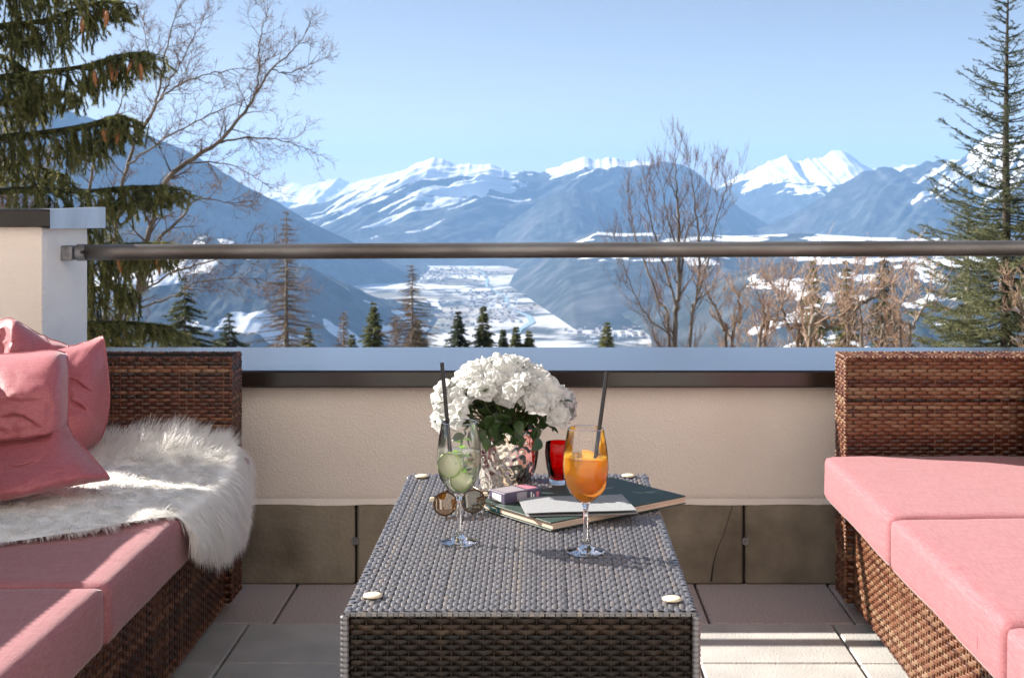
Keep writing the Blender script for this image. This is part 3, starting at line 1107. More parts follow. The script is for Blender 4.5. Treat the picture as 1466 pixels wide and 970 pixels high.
def sofa(sg, label, cush_y, wick_mu):
    """sg = +1: right sofa facing left; -1: its mirror image"""
    s_ = thing('rattan_sofa', (sg * 1.2, 2.65, 0), label, 'sofa')
    rg_ = random.Random(21 + sg)
    X = lambda x: sg * x
    AY0, AY1, AZ = 3.685, 3.80, .722      # arm panel at the far end
    AX = .842 if sg > 0 else .866
    YN = 1.50
    BX = .868 if sg > 0 else .884
    CXE = .775 if sg > 0 else .806
    core = MB()

    def face(mb, p, u, v, L, W, **k):
        # mirrored side: swap the start so that the normal still points out
        if sg < 0:
            p = (-(p[0]), p[1], p[2])
            u = (-u[0], u[1], u[2])
            p = tuple(Vector(p) + Vector(u) * L)
            u = tuple(-Vector(u))
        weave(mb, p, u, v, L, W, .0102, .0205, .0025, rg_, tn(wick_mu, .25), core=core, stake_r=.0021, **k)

    # far arm panel: inner face (towards the viewer), end face, top, back
    mb = MB()
    face(mb, (AX, AY0, .045), (1, 0, 0), (0, 0, 1), 1.50 - AX, AZ - .045)
    face(mb, (1.50, AY1, .045), (-1, 0, 0), (0, 0, 1), 1.50 - AX, AZ - .045)
    face(mb, (AX, AY1, .045), (0, -1, 0), (0, 0, 1), AY1 - AY0, AZ - .045)
    face(mb, (1.50, AY0, AZ), (0, 1, 0), (-1, 0, 0), AY1 - AY0, 1.50 - AX)
    ap = obj('arm_panel', mb, M['wicker'], s_, smooth=True, kind='stuff')
    # front of the base
    mb = MB()
    face(mb, (BX, AY0 - .004, .035), (0, -1, 0), (0, 0, 1), AY0 - .004 - YN, .335 - .035)
    obj('base_panel', mb, M['wicker'], s_, smooth=True, kind='stuff')
    # backrest
    mb = MB()
    BZ = .79
    BE = AY0 - .004 if sg > 0 else 3.30
    face(mb, (1.40, BE, .30), (0, -1, 0), (0, 0, 1), BE - YN, BZ - .30)
    face(mb, (1.52, YN, .045), (0, 1, 0), (0, 0, 1), BE - YN, BZ - .045)
    face(mb, (1.40, YN, BZ), (1, 0, 0), (0, 1, 0), .12, BE - YN)
    obj('backrest', mb, M['wicker'], s_, smooth=True, kind='stuff')
    # near end
    mb = MB()
    face(mb, (BX, YN, .035), (1, 0, 0), (0, 0, 1), 1.5 - BX, .30)
    obj('end_panel', mb, M['wicker'], s_, smooth=True, kind='stuff')
    for q in ((AX + .0045, AY0 + .006, .04, 1.494, AY1 - .006, AZ - .007), (BX + .008, YN + .01, .04, 1.38, AY0 - .006, .333), (1.407, YN + .01, .04, 1.514, BE - .006, BZ - .008)):
        x0, x1 = sorted((X(q[0]), X(q[3])))
        core.box((x0, q[1], q[2]), (x1, q[4], q[5]))
    obj('frame', core, M['wicker_core'], s_)
    # rounded rim strands over the arm's edges
    mb = MB()
    for (a, b_) in (((AX, AY0, .045), (AX, AY0, AZ)), ((AX, AY1, .045), (AX, AY1, AZ)), ((AX, AY0, AZ), (1.5, AY0, AZ)), ((AX, AY1, AZ), (1.5, AY1, AZ)), ((AX, AY0, AZ), (AX, AY1, AZ))):
        a, b_ = Vector((X(a[0]), a[1], a[2])), Vector((X(b_[0]), b_[1], b_[2]))
        nn = max(2, int((b_ - a).length / .0102))
        for k in range(nn):
            mb.tone = min(1, max(0, rg_.gauss(wick_mu + .08, .22)))
            c0, c1 = a.lerp(b_, (k + .06) / nn), a.lerp(b_, (k + .94) / nn)
            d_ = Vector((rg_.uniform(-1, 1), rg_.uniform(-1, 1), rg_.uniform(-1, 1))) * .0007
            mb.tube([c0 + d_, c0.lerp(c1, .5) + d_, c1 + d_], [.0040, .0052, .0040], 7, cap=True)
    obj('wrapped_edge', mb, M['wicker'], s_, smooth=True, kind='stuff')
    for (x, y) in ((BX + .05, AY1 - .06), (BX + .05, YN + .06), (1.42, AY1 - .06), (1.42, YN + .06)):
        f = MB()
        f.tube([(X(x), y, 0), (X(x), y, .05)], .022, 10)
        obj('foot', f, M['black'], s_)
    # seat cushions
    for i, (y0, y1) in enumerate(cush_y):
        x0, x1 = sorted((X(CXE), X(1.395)))
        c = obj('seat_cushion', rbox((x0, y0 + .002, .337), (x1, y1 - .002, .455), .017, puff=.005, seed=i * 3 + sg, wob=.0028), M['pink'], s_, smooth=True)
        # piping seam round the near and far ends of the front face
        for yy in ((2.367,) if (sg > 0 and i == 1) else ()):
            pm = MB()
            xf = CXE + .0015
            pts_ = [(X(xf + .02), yy, .340)] + [(X(xf + .004), yy, .350)] + [(X(xf - .0005), yy, z) for z in (.37, .40, .425)] + [(X(xf + .006), yy, .444), (X(xf + .02), yy, .4535)]
            pm.tube(pts_, .0014, 5)
            obj('seam', pm, M['pink_piping'], c)
    return s_


sofa(1, 'right rattan sofa with sunlit pale pink seat cushions', [(2.97, 3.675), (2.235, 2.97), (1.50, 2.235)], .62)  # lighter wicker tone paints sunlight into the same strands
sofa(-1, 'left rattan sofa with shaded pink seat cushions under the white fur', [(2.455, 3.675), (1.50, 2.455)], .30)  # darker wicker tone paints the shade into the strands here

# ---------------------------------------------------------------- things on the table
TT = TZ + .0025       # resting height on the weave


def wine_glass(x, y, label):
    g = thing('wine_glass', (x, y, TT), label, 'glass', 'stemmed cocktail glasses on the woven table')
    mb = MB()
    # foot and stem, solid
    mb.lathe((x, y, TT), [(0, 0), (.0345, 0), (.0362, .0010), (.0345, .0022), (.022, .0045), (.010, .0085), (.0060, .016), (.0042, .030), (.0040, .055), (.0042, .074), (.0062, .083), (.0105, .0885), (0, .0890)], 48)
    obj('stem', mb, M['glass_stem'], g, smooth=True)
    mb = MB()
    pr = [(.0105, .0885), (.0185, .0945), (.0275, .104), (.0345, .117), (.0390, .132), (.0408, .148), (.0404, .162), (.0388, .178), (.0362, .196), (.0330, .213), (.0318, .219)]
    mb.lathe((x, y, TT), pr, 64)
    obj('bowl', mb, M['glass'], g, smooth=True)
    mb = MB()
    mb.tube([(x + .0318 * math.cos(a * math.pi / 24), y + .0318 * math.sin(a * math.pi / 24), TT + .219) for a in range(49)], .00075, 6, cap=False)
    obj('rim', mb, M['glass_stem'], g, smooth=True)
    return g, pr


def drink(g, x, y, pr, level, m):
    mb = MB()
    q = [(0, pr[0][1] + .001)]
    for (r_, z) in pr:
        if z + .001 < level:
            q.append((r_ - .0012, z + .0012))
    # radius at the level
    for (r0, z0), (r1, z1_) in zip(pr, pr[1:]):
        if z0 <= level <= z1_:
            q.append((r0 + (r1 - r0) * (level - z0) / (z1_ - z0) - .0012, level))
    q += [(q[-1][0] * .9, level - .0006), (0, level - .0008)]
    mb.lathe((x, y, TT), q, 56)
    return obj('drink', mb, m, g, smooth=True)


def slice_disc(mb, c, n_, r, t, arc=2 * math.pi, a0=0.0):
    n_ = Vector(n_).normalized()
    a = n_.orthogonal().normalized()
    b = n_.cross(a)
    k = 28
    c = Vector(c)
    for sgn in (-1, 1):
        cc = mb.vert(c + n_ * (t * .5 * sgn))
        ring = [mb.vert(c + n_ * (t * .5 * sgn) + (a * math.cos(a0 + arc * i / k) + b * math.sin(a0 + arc * i / k)) * r) for i in range(k + 1)]
        for i in range(k):
            mb.f.append((cc, ring[i], ring[i + 1]) if sgn > 0 else (cc, ring[i + 1], ring[i]))


def citrus(name, c, n_, r, t, mf, mp, label, cat, arc=2 * math.pi, a0=0.0):
    o = thing(name, tuple(c), label, cat)
    mb = MB()
    slice_disc(mb, c, n_, r * .88, t, arc, a0)
    obj('flesh', mb, mf, o)
    n_ = Vector(n_).normalized()
    a = n_.orthogonal().normalized()
    b = n_.cross(a)
    mb = MB()
    k = 28
    rings = []
    for i in range(k + 1):
        d = a * math.cos(a0 + arc * i / k) + b * math.sin(a0 + arc * i / k)
        rings.append([mb.vert(Vector(c) + d * rr + n_ * (t * .5 * q_)) for rr, q_ in ((r * .87, -1), (r, -.9), (r, .9), (r * .87, 1))])
    for A, B in zip(rings, rings[1:]):
        for i in range(4):
            j = (i + 1) % 4
            mb.f.append((A[i], B[i], B[j], A[j]))
    obj('peel', mb, mp, o, smooth=True)
    return o


# pale drink with lime and mint
gx, gy = -.1530, 2.427
g, pr = wine_glass(gx, gy, 'left wine glass holding a pale lime and mint drink')
drink(g, gx, gy, pr, .1665, M['lime_drink'])
citrus('lime_slice', (gx - .0165, gy - .016, TT + .143), (-.35, -1, .12), .0235, .003, M['lime_flesh'], M['lime_peel'], 'upper lime slice pressed against the left glass wall', 'lime slice')
citrus('lime_slice', (gx + .004, gy - .012, TT + .114), (.1, -1, .35), .0195, .003, M['lime_flesh'], M['lime_peel'], 'lower lime slice at the bottom of the pale drink', 'lime slice')
for (dx, dy, dz, s_, il) in ((.012, .004, .150, .011, 'uppermost melting ice cube near the middle of the pale drink'), (.020, -.006, .135, .010, 'melting ice cube at the right glass wall of the pale drink'), (-.004, .014, .152, .010, 'melting ice cube behind the upper lime slice'), (.016, .012, .120, .010, 'lowest melting ice cube of the pale drink')):
    mb = MB()
    c = Vector((gx + dx, gy + dy, TT + dz))
    q = Matrix.Rotation(dx * 60, 3, 'Z') @ Matrix.Rotation(dy * 50 + .5, 3, 'X')
    bb = MB()
    bb.bbox((-s_, -s_, -s_), (s_, s_, s_), .003)
    mb.f = bb.f
    mb.t = bb.t
    mb.v = [tuple(c + q @ Vector(p)) for p in bb.v]
    tag(obj('ice_cube', mb, M['ice']), il, 'ice cube', 'ice cubes in the pale drink')
ms = thing('mint_sprig', (gx + .004, gy, TT + .14), 'bright green mint sprig poking out of the pale drink', 'mint')
rg = random.Random(4)
mb = MB()
mb.tube([(gx + .010, gy, TT + .118), (gx + .008, gy - .002, TT + .15), (gx + .003, gy - .006, TT + .183)], .0009, 5)
obj('stem', mb, M['mint'], ms)


def leaf_mesh(mb, c, d, up, L, W, curl=.25, nseg=5):
    """a pointed leaf folded along its midrib"""
    d, up = Vector(d).normalized(), Vector(up)
    sd = d.cross(up)
    if sd.length < 1e-5:
        sd = d.orthogonal()
    sd.normalize()
    nn = sd.cross(d).normalized()
    rows_ = []
    for i in range(nseg + 1):
        t = i / nseg
        wv = W * math.sin(math.pi * min(1, t * .92 + .06)) ** .8
        cc = Vector(c) + d * (L * t) - nn * (curl * L * t * t)
        rows_.append([mb.vert(cc + sd * wv + nn * wv * .35), mb.vert(cc), mb.vert(cc - sd * wv + nn * wv * .35)])
    for A, B in zip(rows_, rows_[1:]):
        mb.f.append((A[0], A[1], B[1], B[0]))
        mb.f.append((A[1], A[2], B[2], B[1]))


for k in range(13):
    mb = MB()
    a = k * 2.4
    z = TT + (.186 - .0052 * k)
    leaf_mesh(mb, (gx + .004 + .002 * math.cos(a), gy - .005, z), (math.cos(a), math.sin(a) - .25, .45 - .02 * k), (0, 0, 1), rg.uniform(.014, .021), .0062, .4)
    obj('leaf', mb, M['mint'], ms, smooth=True)


def straw(pts, label):
    mb = MB()
    a, b_ = [Vector(p) for p in pts]
    d = (b_ - a).normalized()
    mb.tube([a, b_], .0037, 14, cap=False)
    mb.tube([b_, a], .0031, 14, cap=False)
    o = obj('drinking_straw', mb, M['black'], None, smooth=True)
    tag(o, label, 'straw')


straw(((gx - .012, gy + .006, .652), (-.1852, gy + .012, .868)), 'black straw in the left glass of pale drink')

# orange spritz
ox_, oy_ = .0765, 2.361
g, pr = wine_glass(ox_, oy_, 'right wine glass holding a bright orange drink')
drink(g, ox_, oy_, pr, .1685, M['spritz'])
citrus('orange_slice', (ox_ - .006, oy_ - .012, TT + .152), (-.28, -.72, .62), .033, .006, M['orange_flesh'], M['orange_peel'], 'upper half orange slice near the surface of the orange drink', 'orange slice', arc=math.pi * 1.15, a0=.3)
citrus('orange_slice', (ox_ + .010, oy_ - .020, TT + .128), (.25, -1, .25), .026, .004, M['orange_flesh'], M['orange_peel'], 'lower orange slice pressed to the front of the right glass', 'orange slice')
for (dx, dy, dz, s_, il) in ((-.014, .008, .160, .012, 'left ice cube floating in the orange drink'), (.016, .008, .161, .011, 'right ice cube floating in the orange drink beside the straw')):
    bb = MB()
    bb.bbox((-s_, -s_, -s_), (s_, s_, s_), .003)
    q = Matrix.Rotation(dx * 50, 3, 'Z') @ Matrix.Rotation(.4, 3, 'X')
    mb = MB()
    mb.f, mb.t = bb.f, bb.t
    mb.v = [tuple(Vector((ox_ + dx, oy_ + dy, TT + dz)) + q @ Vector(p)) for p in bb.v]
    tag(obj('ice_cube', mb, M['ice']), il, 'ice cube')
straw(((.0835, oy_ - .014, .640), (.1145, oy_ + .004, .862)), 'black straw in the right glass of orange drink')

# hammered pot with azalea
FX, FY = -.0783, 2.865
pot = thing('flower_pot', (FX, FY, TT), 'hammered shiny metal flower pot under the white azalea', 'flower pot')
rgp = random.Random(8)
cells = [(rgp.uniform(0, 2 * math.pi), rgp.uniform(0, .14)) for _ in range(420)]
cells_np = np.array(cells)


def hammer(a, z, r):
    da = np.abs(cells_np[:, 0] - a)
    da = np.minimum(da, 2 * math.pi - da) * .06
    d2 = da ** 2 + (cells_np[:, 1] - z) ** 2
    return 0.0022 * min(1.0, float(d2.min()) / .000055) - .0011


mb = MB()
pp = [(.0, .0), (.050, 0), (.0545, .003)] + [(.0555 + .0060 * math.sin(math.pi * min(1, k / 30 * .75)), .004 + .128 * k / 30) for k in range(1, 31)]
mb.lathe((FX, FY, TT), pp, 150, fn=lambda a, z, r: hammer(a, z, r) if .004 < z < .130 else 0)
mb.lathe((FX, FY, TT), [(pp[-1][0], .132), (pp[-1][0] - .0015, .1335), (pp[-1][0] - .003, .131), (.055, .11)], 60)
obj('vessel', mb, M['pot'], pot, smooth=True)
mb = MB()
mb.lathe((FX, FY, TT), [(.0585, .118), (.03, .121), (0, .122)], 30)
obj('soil', mb, M['soil'], pot, smooth=True)

az = thing('azalea', (FX, FY, TT + .12), 'round white flowering azalea with small dark green leaves', 'flowers')
rg = random.Random(6)


def blossom(seed):
    """an open double azalea flower facing +z: two rings of ruffled petals"""
    r_ = random.Random(seed)
    b = MB()
    for ring, (np_, L, W, lift) in enumerate(((5, .034, .0195, .34), (5, .025, .0140, 1.0))):
        for k in range(np_):
            a = 2 * math.pi * (k + .5 * ring) / np_ + r_.uniform(-.2, .2)
            d = Vector((math.cos(a), math.sin(a), 0))
            sd = Vector((-math.sin(a), math.cos(a), 0))
            ph = r_.uniform(0, 6)
            lf = lift * r_.uniform(.7, 1.3)

            def fn(u, v):
                s_ = (v - .5) * 2
                wv = W * (math.sin(math.pi * min(1, u * .8 + .12)) ** .7)
                out = L * u * (1 - .12 * s_ * s_ * u)
                zz = lf * L * (u ** .8) * (1 - .75 * u * u) + .0060 * math.sin(s_ * 5.5 + ph) * u + .003 * s_ * s_ * (1 - u)
                return d * out + sd * (s_ * wv) + Vector((0, 0, zz))
            b.grid(fn, 6, 7)
    return b


protos_b = []
for k in range(5):
    o = obj('blossom', blossom(k + 1), M['petal'], az, smooth=True)
    protos_b.append(o)
C0 = Vector((FX + .005, FY - .01, .700))
placed = []


def ok_blossom(px, py):
    # outline of the flower ball in the photograph, open at the bottom middle
    top = np.interp(px, [612, 625, 645, 665, 690, 715, 735, 750, 770, 785, 800, 815], [575, 553, 535, 525, 520, 510, 503, 512, 535, 547, 552, 566])
    bot = np.interp(px, [612, 630, 650, 668, 685, 700, 740, 765, 780, 800, 815], [600, 612, 605, 590, 582, 562, 570, 580, 600, 606, 575])
    return top + 9 < py < bot - 4


tries = 0
used_p = 0
while used_p < 84 and tries < 20000:
    tries += 1
    th, z = rg.uniform(0, 2 * math.pi), rg.uniform(-.55, 1.0)
    rr = math.sqrt(max(0, 1 - z * z))
    dv = Vector((rr * math.cos(th) * .158, rr * math.sin(th) * .125, z * .128))
    sc_ = rg.uniform(.66, 1.10) + .10 * mnoise.noise(Vector((dv.x * 14, dv.y * 14, dv.z * 14)))
    p = C0 + dv * sc_
    ppx, ppy = CX + p.x / p.y * F, CY + (H - p.z) / p.y * F
    if not ok_blossom(ppx, ppy):
        continue
    if any((p - q).length < .0235 for q in placed):
        continue
    placed.append(p)
    nrm = Vector((dv.x / .158 ** 2, dv.y / .125 ** 2, dv.z / .128 ** 2)).normalized() + Vector((0, -.15, .25)) + Vector((rg.uniform(-.6, .6), rg.uniform(-.6, .6), rg.uniform(-.5, .5)))
    rot = (nrm.to_track_quat('Z', 'Y') @ Vector((0, 0, 1)).rotation_difference(Vector((0, 0, 1)))).to_euler()
    s_ = rg.uniform(.75, 1.2)
    if used_p < 5:
        o = protos_b[used_p]
        me = o.data
        # the prototype mesh was shifted into the plant's space: undo that once
        for v_ in me.vertices:
            v_.co += az.location
        o.location = p - az.location
        o.rotation_euler = rot
        o.scale = (s_, s_, s_)
    else:
        o = inst(protos_b[rg.randrange(5)], az, p, rot, (s_, s_, s_ * rg.uniform(.8, 1.2)))
    used_p += 1

mb = MB()
for k, p in enumerate(placed):
    base = Vector((FX + rg.uniform(-.025, .025), FY + rg.uniform(-.025, .025), TT + .115))
    mid = base.lerp(p, .55) + Vector((rg.uniform(-.012, .012), rg.uniform(-.012, .012), .012))
    mb.tube([base, mid, p], [.0018, .0013, .0009], 4, cap=False)
obj('stems', mb, M['stem'], az, kind='stuff')
lp = []
for k in range(4):
    mb = MB()
    leaf_mesh(mb, (0, 0, 0), (1, 0, 0), (0, 0, 1), 1.0, .27 + .03 * k, .12 + .1 * k, 6)
    lp.append(mb)
lprot = []
cnt = 0
for k in range(150):
    if k < 120:      # under the flowers, mostly where the front opens
        a = rg.gauss(-math.pi / 2, 1.3)
        rad = rg.uniform(.03, .105)
        p = Vector((FX + .012 + rad * math.cos(a) * 1.05, FY + rad * math.sin(a) * .9, rg.uniform(.655, .735)))
    else:
        q = placed[rg.randrange(len(placed))]
        p = C0 + (q - C0) * rg.uniform(.84, 1.04)
    out = (p - Vector((FX, FY, .66)))
    d = out.normalized() + Vector((rg.uniform(-.6, .6), rg.uniform(-.6, .6), rg.uniform(-.5, .4)))
    L = rg.uniform(.026, .042)
    fz = out.normalized() + rv(rg, .5)          # the blade faces outwards
    d = (d.cross(fz)).normalized() if rg.random() < .65 else d.normalized()
    fz = (fz - d * fz.dot(d)).normalized()
    rot = Matrix((d, fz.cross(d), fz)).transposed().to_euler()
    if len(lprot) < 4:
        o = obj('leaf', lp[len(lprot)], M['leaf'], az, smooth=True)
        for v_ in o.data.vertices:
            v_.co += az.location
        lprot.append(o)
        o.location = p - az.location
        o.rotation_euler = rot
        o.scale = (L, L, L)
    else:
        inst(lprot[rg.randrange(4)], az, p, rot, (L, L, L))
for (px, py, ang) in ((808, 573, 0.25), (797, 588, -1.2), (790, 612, -.3), (768, 617, -1.4), (766, 621, -1.9), (742, 618, -1.5), (745, 628, -1.6), (690, 620, -1.5), (697, 632, -1.6), (700, 615, -1.3), (712, 622, -1.7)):
    inst(lprot[1], az, P(px - 6 * math.cos(ang), py - 6 * -math.sin(ang), 2.80), (0.9, -ang * .0, 0) if False else Vector((math.cos(ang), -.3, math.sin(ang))).to_track_quat('X', 'Z').to_euler(), (.026, .034, .03))


# red candle glasses
def red_tumbler(px, yb, label):
    x = (px - CX) / F * yb
    g = thing('candle_glass', (x, yb, TT), label, 'candle glass', 'red candle glasses behind the flower pot')
    mb = MB()
    out_ = [(.0205, .012), (.0235, .020), (.0268, .036), (.0296, .055), (.0306, .070), (.0296, .083), (.0286, .090)]
    mb.lathe((x, yb, TT), out_, 48)
    inn = [(.0276, .090), (.0286, .082), (.0295, .069), (.0285, .055), (.0256, .037), (.0222, .021), (.018, .015), (0, .014)]
    mb.lathe((x, yb, TT), inn, 48)
    mb.lathe((x, yb, TT), [(.0286, .090), (.0281, .0906), (.0276, .090)], 48)
    obj('red_bowl', mb, M['red_glass'], g, smooth=True)
    mb = MB()
    mb.lathe((x, yb, TT), [(0, 0), (.0205, 0), (.0215, .002), (.0205, .0118), (0, .0122)], 40)
    obj('clear_base', mb, M['glass_stem'], g, smooth=True)
    mb = MB()
    mb.lathe((x, yb, TT), [(.0185, .016), (.0190, .030), (.0175, .031), (0, .0305)], 24)
    obj('candle', mb, M['wax'], g, smooth=True)


M['wax'] = mat('red_wax', (0.75, 0.10, 0.08), 0.5)
red_tumbler(800, 2.915, 'red glass tealight holder standing clear beside the flower pot')
red_tumbler(752, 2.968, 'red glass tealight holder mostly hidden behind the flower pot')

# green folder, grey card
def slab(name, O, u, v, L, W, z0, z1, m, parent=None, r=.0008):
    bb = MB()
    bb.bbox((0, 0, 0), (L, W, z1 - z0), r)
    u, v = Vector((*u, 0)).normalized(), Vector((*v, 0)).normalized()
    mb = MB()
    mb.f, mb.t = bb.f, bb.t
    mb.v = [tuple(Vector((O[0], O[1], z0)) + u * p[0] + v * p[1] + Vector((0, 0, p[2]))) for p in bb.v]
    return obj(name, mb, m, parent)


U, V = (.278, .222), (-.222, .278)
Of = (.0155, 2.5006)
bk = thing('menu_book', (Of[0], Of[1], TT), 'large dark green bound book with beige page edges overhanging the table', 'book')
slab('back_cover', Of, U, V, .357, .232, TT, TT + .0022, M['cover'], bk)
Oi = (Of[0] + .003, Of[1] + .004)
for k in range(3):
    slab('page_block', (Oi[0] + .0008 * k, Oi[1] + .0006 * (k % 2)), U, V, .350, .225, TT + .0026 + .0038 * k, TT + .0062 + .0038 * k, M['pages'], bk, .0005)
slab('front_cover', (Of[0] - .0005, Of[1] + .001), U, V, .357, .232, TT + .0142, TT + .0165, M['cover'], bk)
CZ = TT + .0165
uu, vv = Vector((*U, 0)).normalized(), Vector((*V, 0)).normalized()
mb = MB()
for (s0, s1, t0, t1) in ((.262, .292, .150, .1515), (.235, .262, .158, .1595), (.225, .228, .152, .166), (.268, .286, .176, .1772)):
    o_ = Vector((*Of, CZ + .0004))
    mb.face(o_ + uu * s0 + vv * t0, o_ + uu * s1 + vv * t0, o_ + uu * s1 + vv * t1, o_ + uu * s0 + vv * t1)
obj('gold_print', mb, M['gold'], bk)

gc = thing('grey_card', (-.03, 2.54, CZ), 'plain grey folded card lying on the dark green book', 'card')
uc, vc = Vector((.2145, .031, 0)).normalized(), Vector((-.031, .2145, 0)).normalized()
for nm, z_, dz, sh in (('back_leaf', .0006, .0, .0), ('front_leaf', .0046, .0025, -.002)):
    mb = MB()
    o_ = Vector((-.0298 + sh, 2.540 - sh, CZ + z_))
    idx = []
    for top in (0, 1):
        rowz = []
        for i in range(11):
            for j in range(7):
                s_, t_ = i / 10, j / 6
                bend = dz * (1 - t_) * (.6 + .4 * math.sin(s_ * 3)) + .0008 * math.sin(s_ * 5 + 1)
                rowz.append(mb.vert(o_ + uc * (.216 * s_) + vc * (.142 * t_) + Vector((0, 0, bend + top * .0012))))
        idx.append(rowz)
    for i in range(10):
        for j in range(6):
            q = (i * 7 + j, (i + 1) * 7 + j, (i + 1) * 7 + j + 1, i * 7 + j + 1)
            mb.f.append(tuple(idx[1][k] for k in q))
            mb.f.append(tuple(idx[0][k] for k in reversed(q)))
    ed = [i * 7 for i in range(11)] + [70 + j for j in range(1, 7)] + [i * 7 + 6 for i in range(9, -1, -1)] + [j for j in range(5, 0, -1)]
    for a, b_ in zip(ed, ed[1:] + ed[:1]):
        mb.f.append((idx[0][a], idx[0][b_], idx[1][b_], idx[1][a]))
    obj(nm, mb, M['card'], gc)

# cigarette pack on the book's left corner
pk = thing('cigarette_pack', (-.0757, 2.644, CZ), 'small violet cigarette pack lying by the flower pot', 'cigarette pack')
th = R(37)
pu, pv_ = (math.cos(th), math.sin(th)), (-math.sin(th), math.cos(th))
Op = (-.0757, 2.644)
slab('box', Op, pu, pv_, .092, .055, CZ + .0005, CZ + .0215, M['pack'], pk, .0012)
slab('lid_seam', (Op[0] - pv_[0] * .0003 + pu[0] * .058, Op[1] - pv_[1] * .0003 + pu[1] * .058), pu, pv_, .0008, .0556, CZ + .0004, CZ + .0217, M['black'], pk, .0001)
PU, PV = Vector((*pu, 0)), Vector((*pv_, 0))


def decal(o0, a, b_, s0, s1, t0, t1, m, nm):
    mb = MB()
    mb.face(o0 + a * s0 + b_ * t0, o0 + a * s1 + b_ * t0, o0 + a * s1 + b_ * t1, o0 + a * s0 + b_ * t1)
    obj(nm, mb, m, pk)


up = Vector((0, 0, 1))
O3 = Vector((*Op, CZ))
decal(O3 - PU * .0004, -PV * -1, up, .012, .043, .004, .0175, M['paper'], 'tax_stamp')
decal(O3 - PV * .0004, PU, up, .030, .054, .002, .020, M['pack_grey'], 'warning_patch')
decal(O3 - PV * .0005, PU, up, .064, .067, .005, .017, M['paper'], 'printed_mark')
decal(O3 - PV * .0005, PU, up, .070, .073, .005, .012, M['paper'], 'printed_mark')
decal(O3 - PV * .0005, PU, up, .078, .085, .006, .016, M['pack_pink'], 'printed_mark')
decal(O3 + up * .0219, PU, PV, .004, .055, .005, .050, M['pack_grey'], 'warning_patch')
decal(O3 + up * .0219, PU, PV, .061, .088, .008, .047, M['pack_pink'], 'printed_mark')

# lighter
mb = MB()
a, b_ = Vector((-.0835, 2.636, TT + .0062)), Vector((-.126, 2.700, TT + .0062))
lg = thing('lighter', tuple(a - Vector((0, 0, .006))), 'dark teal lighter lying at the left corner of the book', 'lighter')
mb.tube([a, a.lerp(b_, .04), a.lerp(b_, .66), a.lerp(b_, .70)], [.0045, .0060, .0060, .0052], 14)
obj('body', mb, M['teal'], lg, smooth=True)
mb = MB()
mb.tube([a.lerp(b_, .70), a.lerp(b_, 1)], [.0052, .0048], 12)
obj('metal_head', mb, M['steel'], lg, smooth=True)

# sunglasses
sg_ = thing('sunglasses', (-.17, 2.66, TT), 'round amber lens sunglasses lying behind the left glass', 'sunglasses')
L1, L2 = Vector((-.193, 2.628, TT + .0235)), Vector((-.139, 2.655, TT + .0225))
ax = (L2 - L1).normalized()
upv = (Vector((0, .18, 1)) - ax * ax.dot(Vector((0, .18, 1)))).normalized()
nn = ax.cross(upv)


def lens_ring(c, r=.0235):
    return [c + ax * (math.cos(t) * r * 1.05) + upv * (math.sin(t) * r * (1.0 - .10 * (math.sin(t) > 0))) for t in [2 * math.pi * k / 32 for k in range(33)]]


for c, lm in ((L1, 'amber_lens'), (L2, 'smoke_lens')):
    mb = MB()
    rr = lens_ring(c, .0222)
    m0 = mb.vert(c - nn * -.002)
    ii = [mb.vert(p) for p in rr]
    for A, B in zip(ii, ii[1:]):
        mb.f.append((m0, A, B))
    obj('lens', mb, M[lm], sg_, smooth=True)
    mb = MB()
    mb.tube(lens_ring(c), .0018, 6, cap=False)
    obj('rim', mb, M['tortoise'], sg_, smooth=True)
mb = MB()
bc = (L1 + L2) / 2
mb.tube([L1 + ax * .0235 + upv * .006, bc + upv * .010 - nn * .002, L2 - ax * .0235 + upv * .006], .0020, 6)
mb.tube([L1 + ax * .018 + upv * .0165, bc + upv * .0185, L2 - ax * .018 + upv * .0165], .0013, 6)
obj('bridge', mb, M['tortoise'], sg_, smooth=True)
h1, h2 = L1 - ax * .0275 + upv * .010, L2 + ax * .0275 + upv * .010
for hnt, tip in ((h1, Vector((-.118, 2.752, TT + .006))), (h2, Vector((-.200, 2.742, TT + .005)))):
    mb = MB()
    bk_ = Vector((.012, .03, 0)) if hnt is h1 else Vector((.0, .03, 0))
    q1 = hnt + Vector((0, .008, 0))
    q2 = q1.lerp(tip, .6) + Vector((0, .01, .016))
    mb.tube([hnt, q1, q1.lerp(q2, .5) + Vector((0, .006, .006)), q2, tip], [.0032, .0030, .0024, .0022, .0030], 8)
    obj('temple', mb, M['tortoise'], sg_, smooth=True)
mb = MB()
for hnt in (h1, h2):
    mb.bbox(tuple(hnt - Vector((.0045, .003, .0035))), tuple(hnt + Vector((.0045, .005, .0035))), .001)
obj('hinge', mb, M['pad'], sg_)
# ---------------------------------------------------------------- pillows and fur
def net_surface(net, nu=64, nv=72):
    """smooth surface through a net of control points (rows of equal length)"""
    rows_ = [[Vector(p) for p in r_] for r_ in net]
    m_ = max(2, nu // (len(rows_[0]) - 1))
    R1 = [smooth_pts(r_, m_) for r_ in rows_]
    k_ = max(2, nv // (len(rows_) - 1))
    cols = [smooth_pts([r_[i] for r_ in R1], k_) for i in range(len(R1[0]))]
    return cols            # cols[i][j]


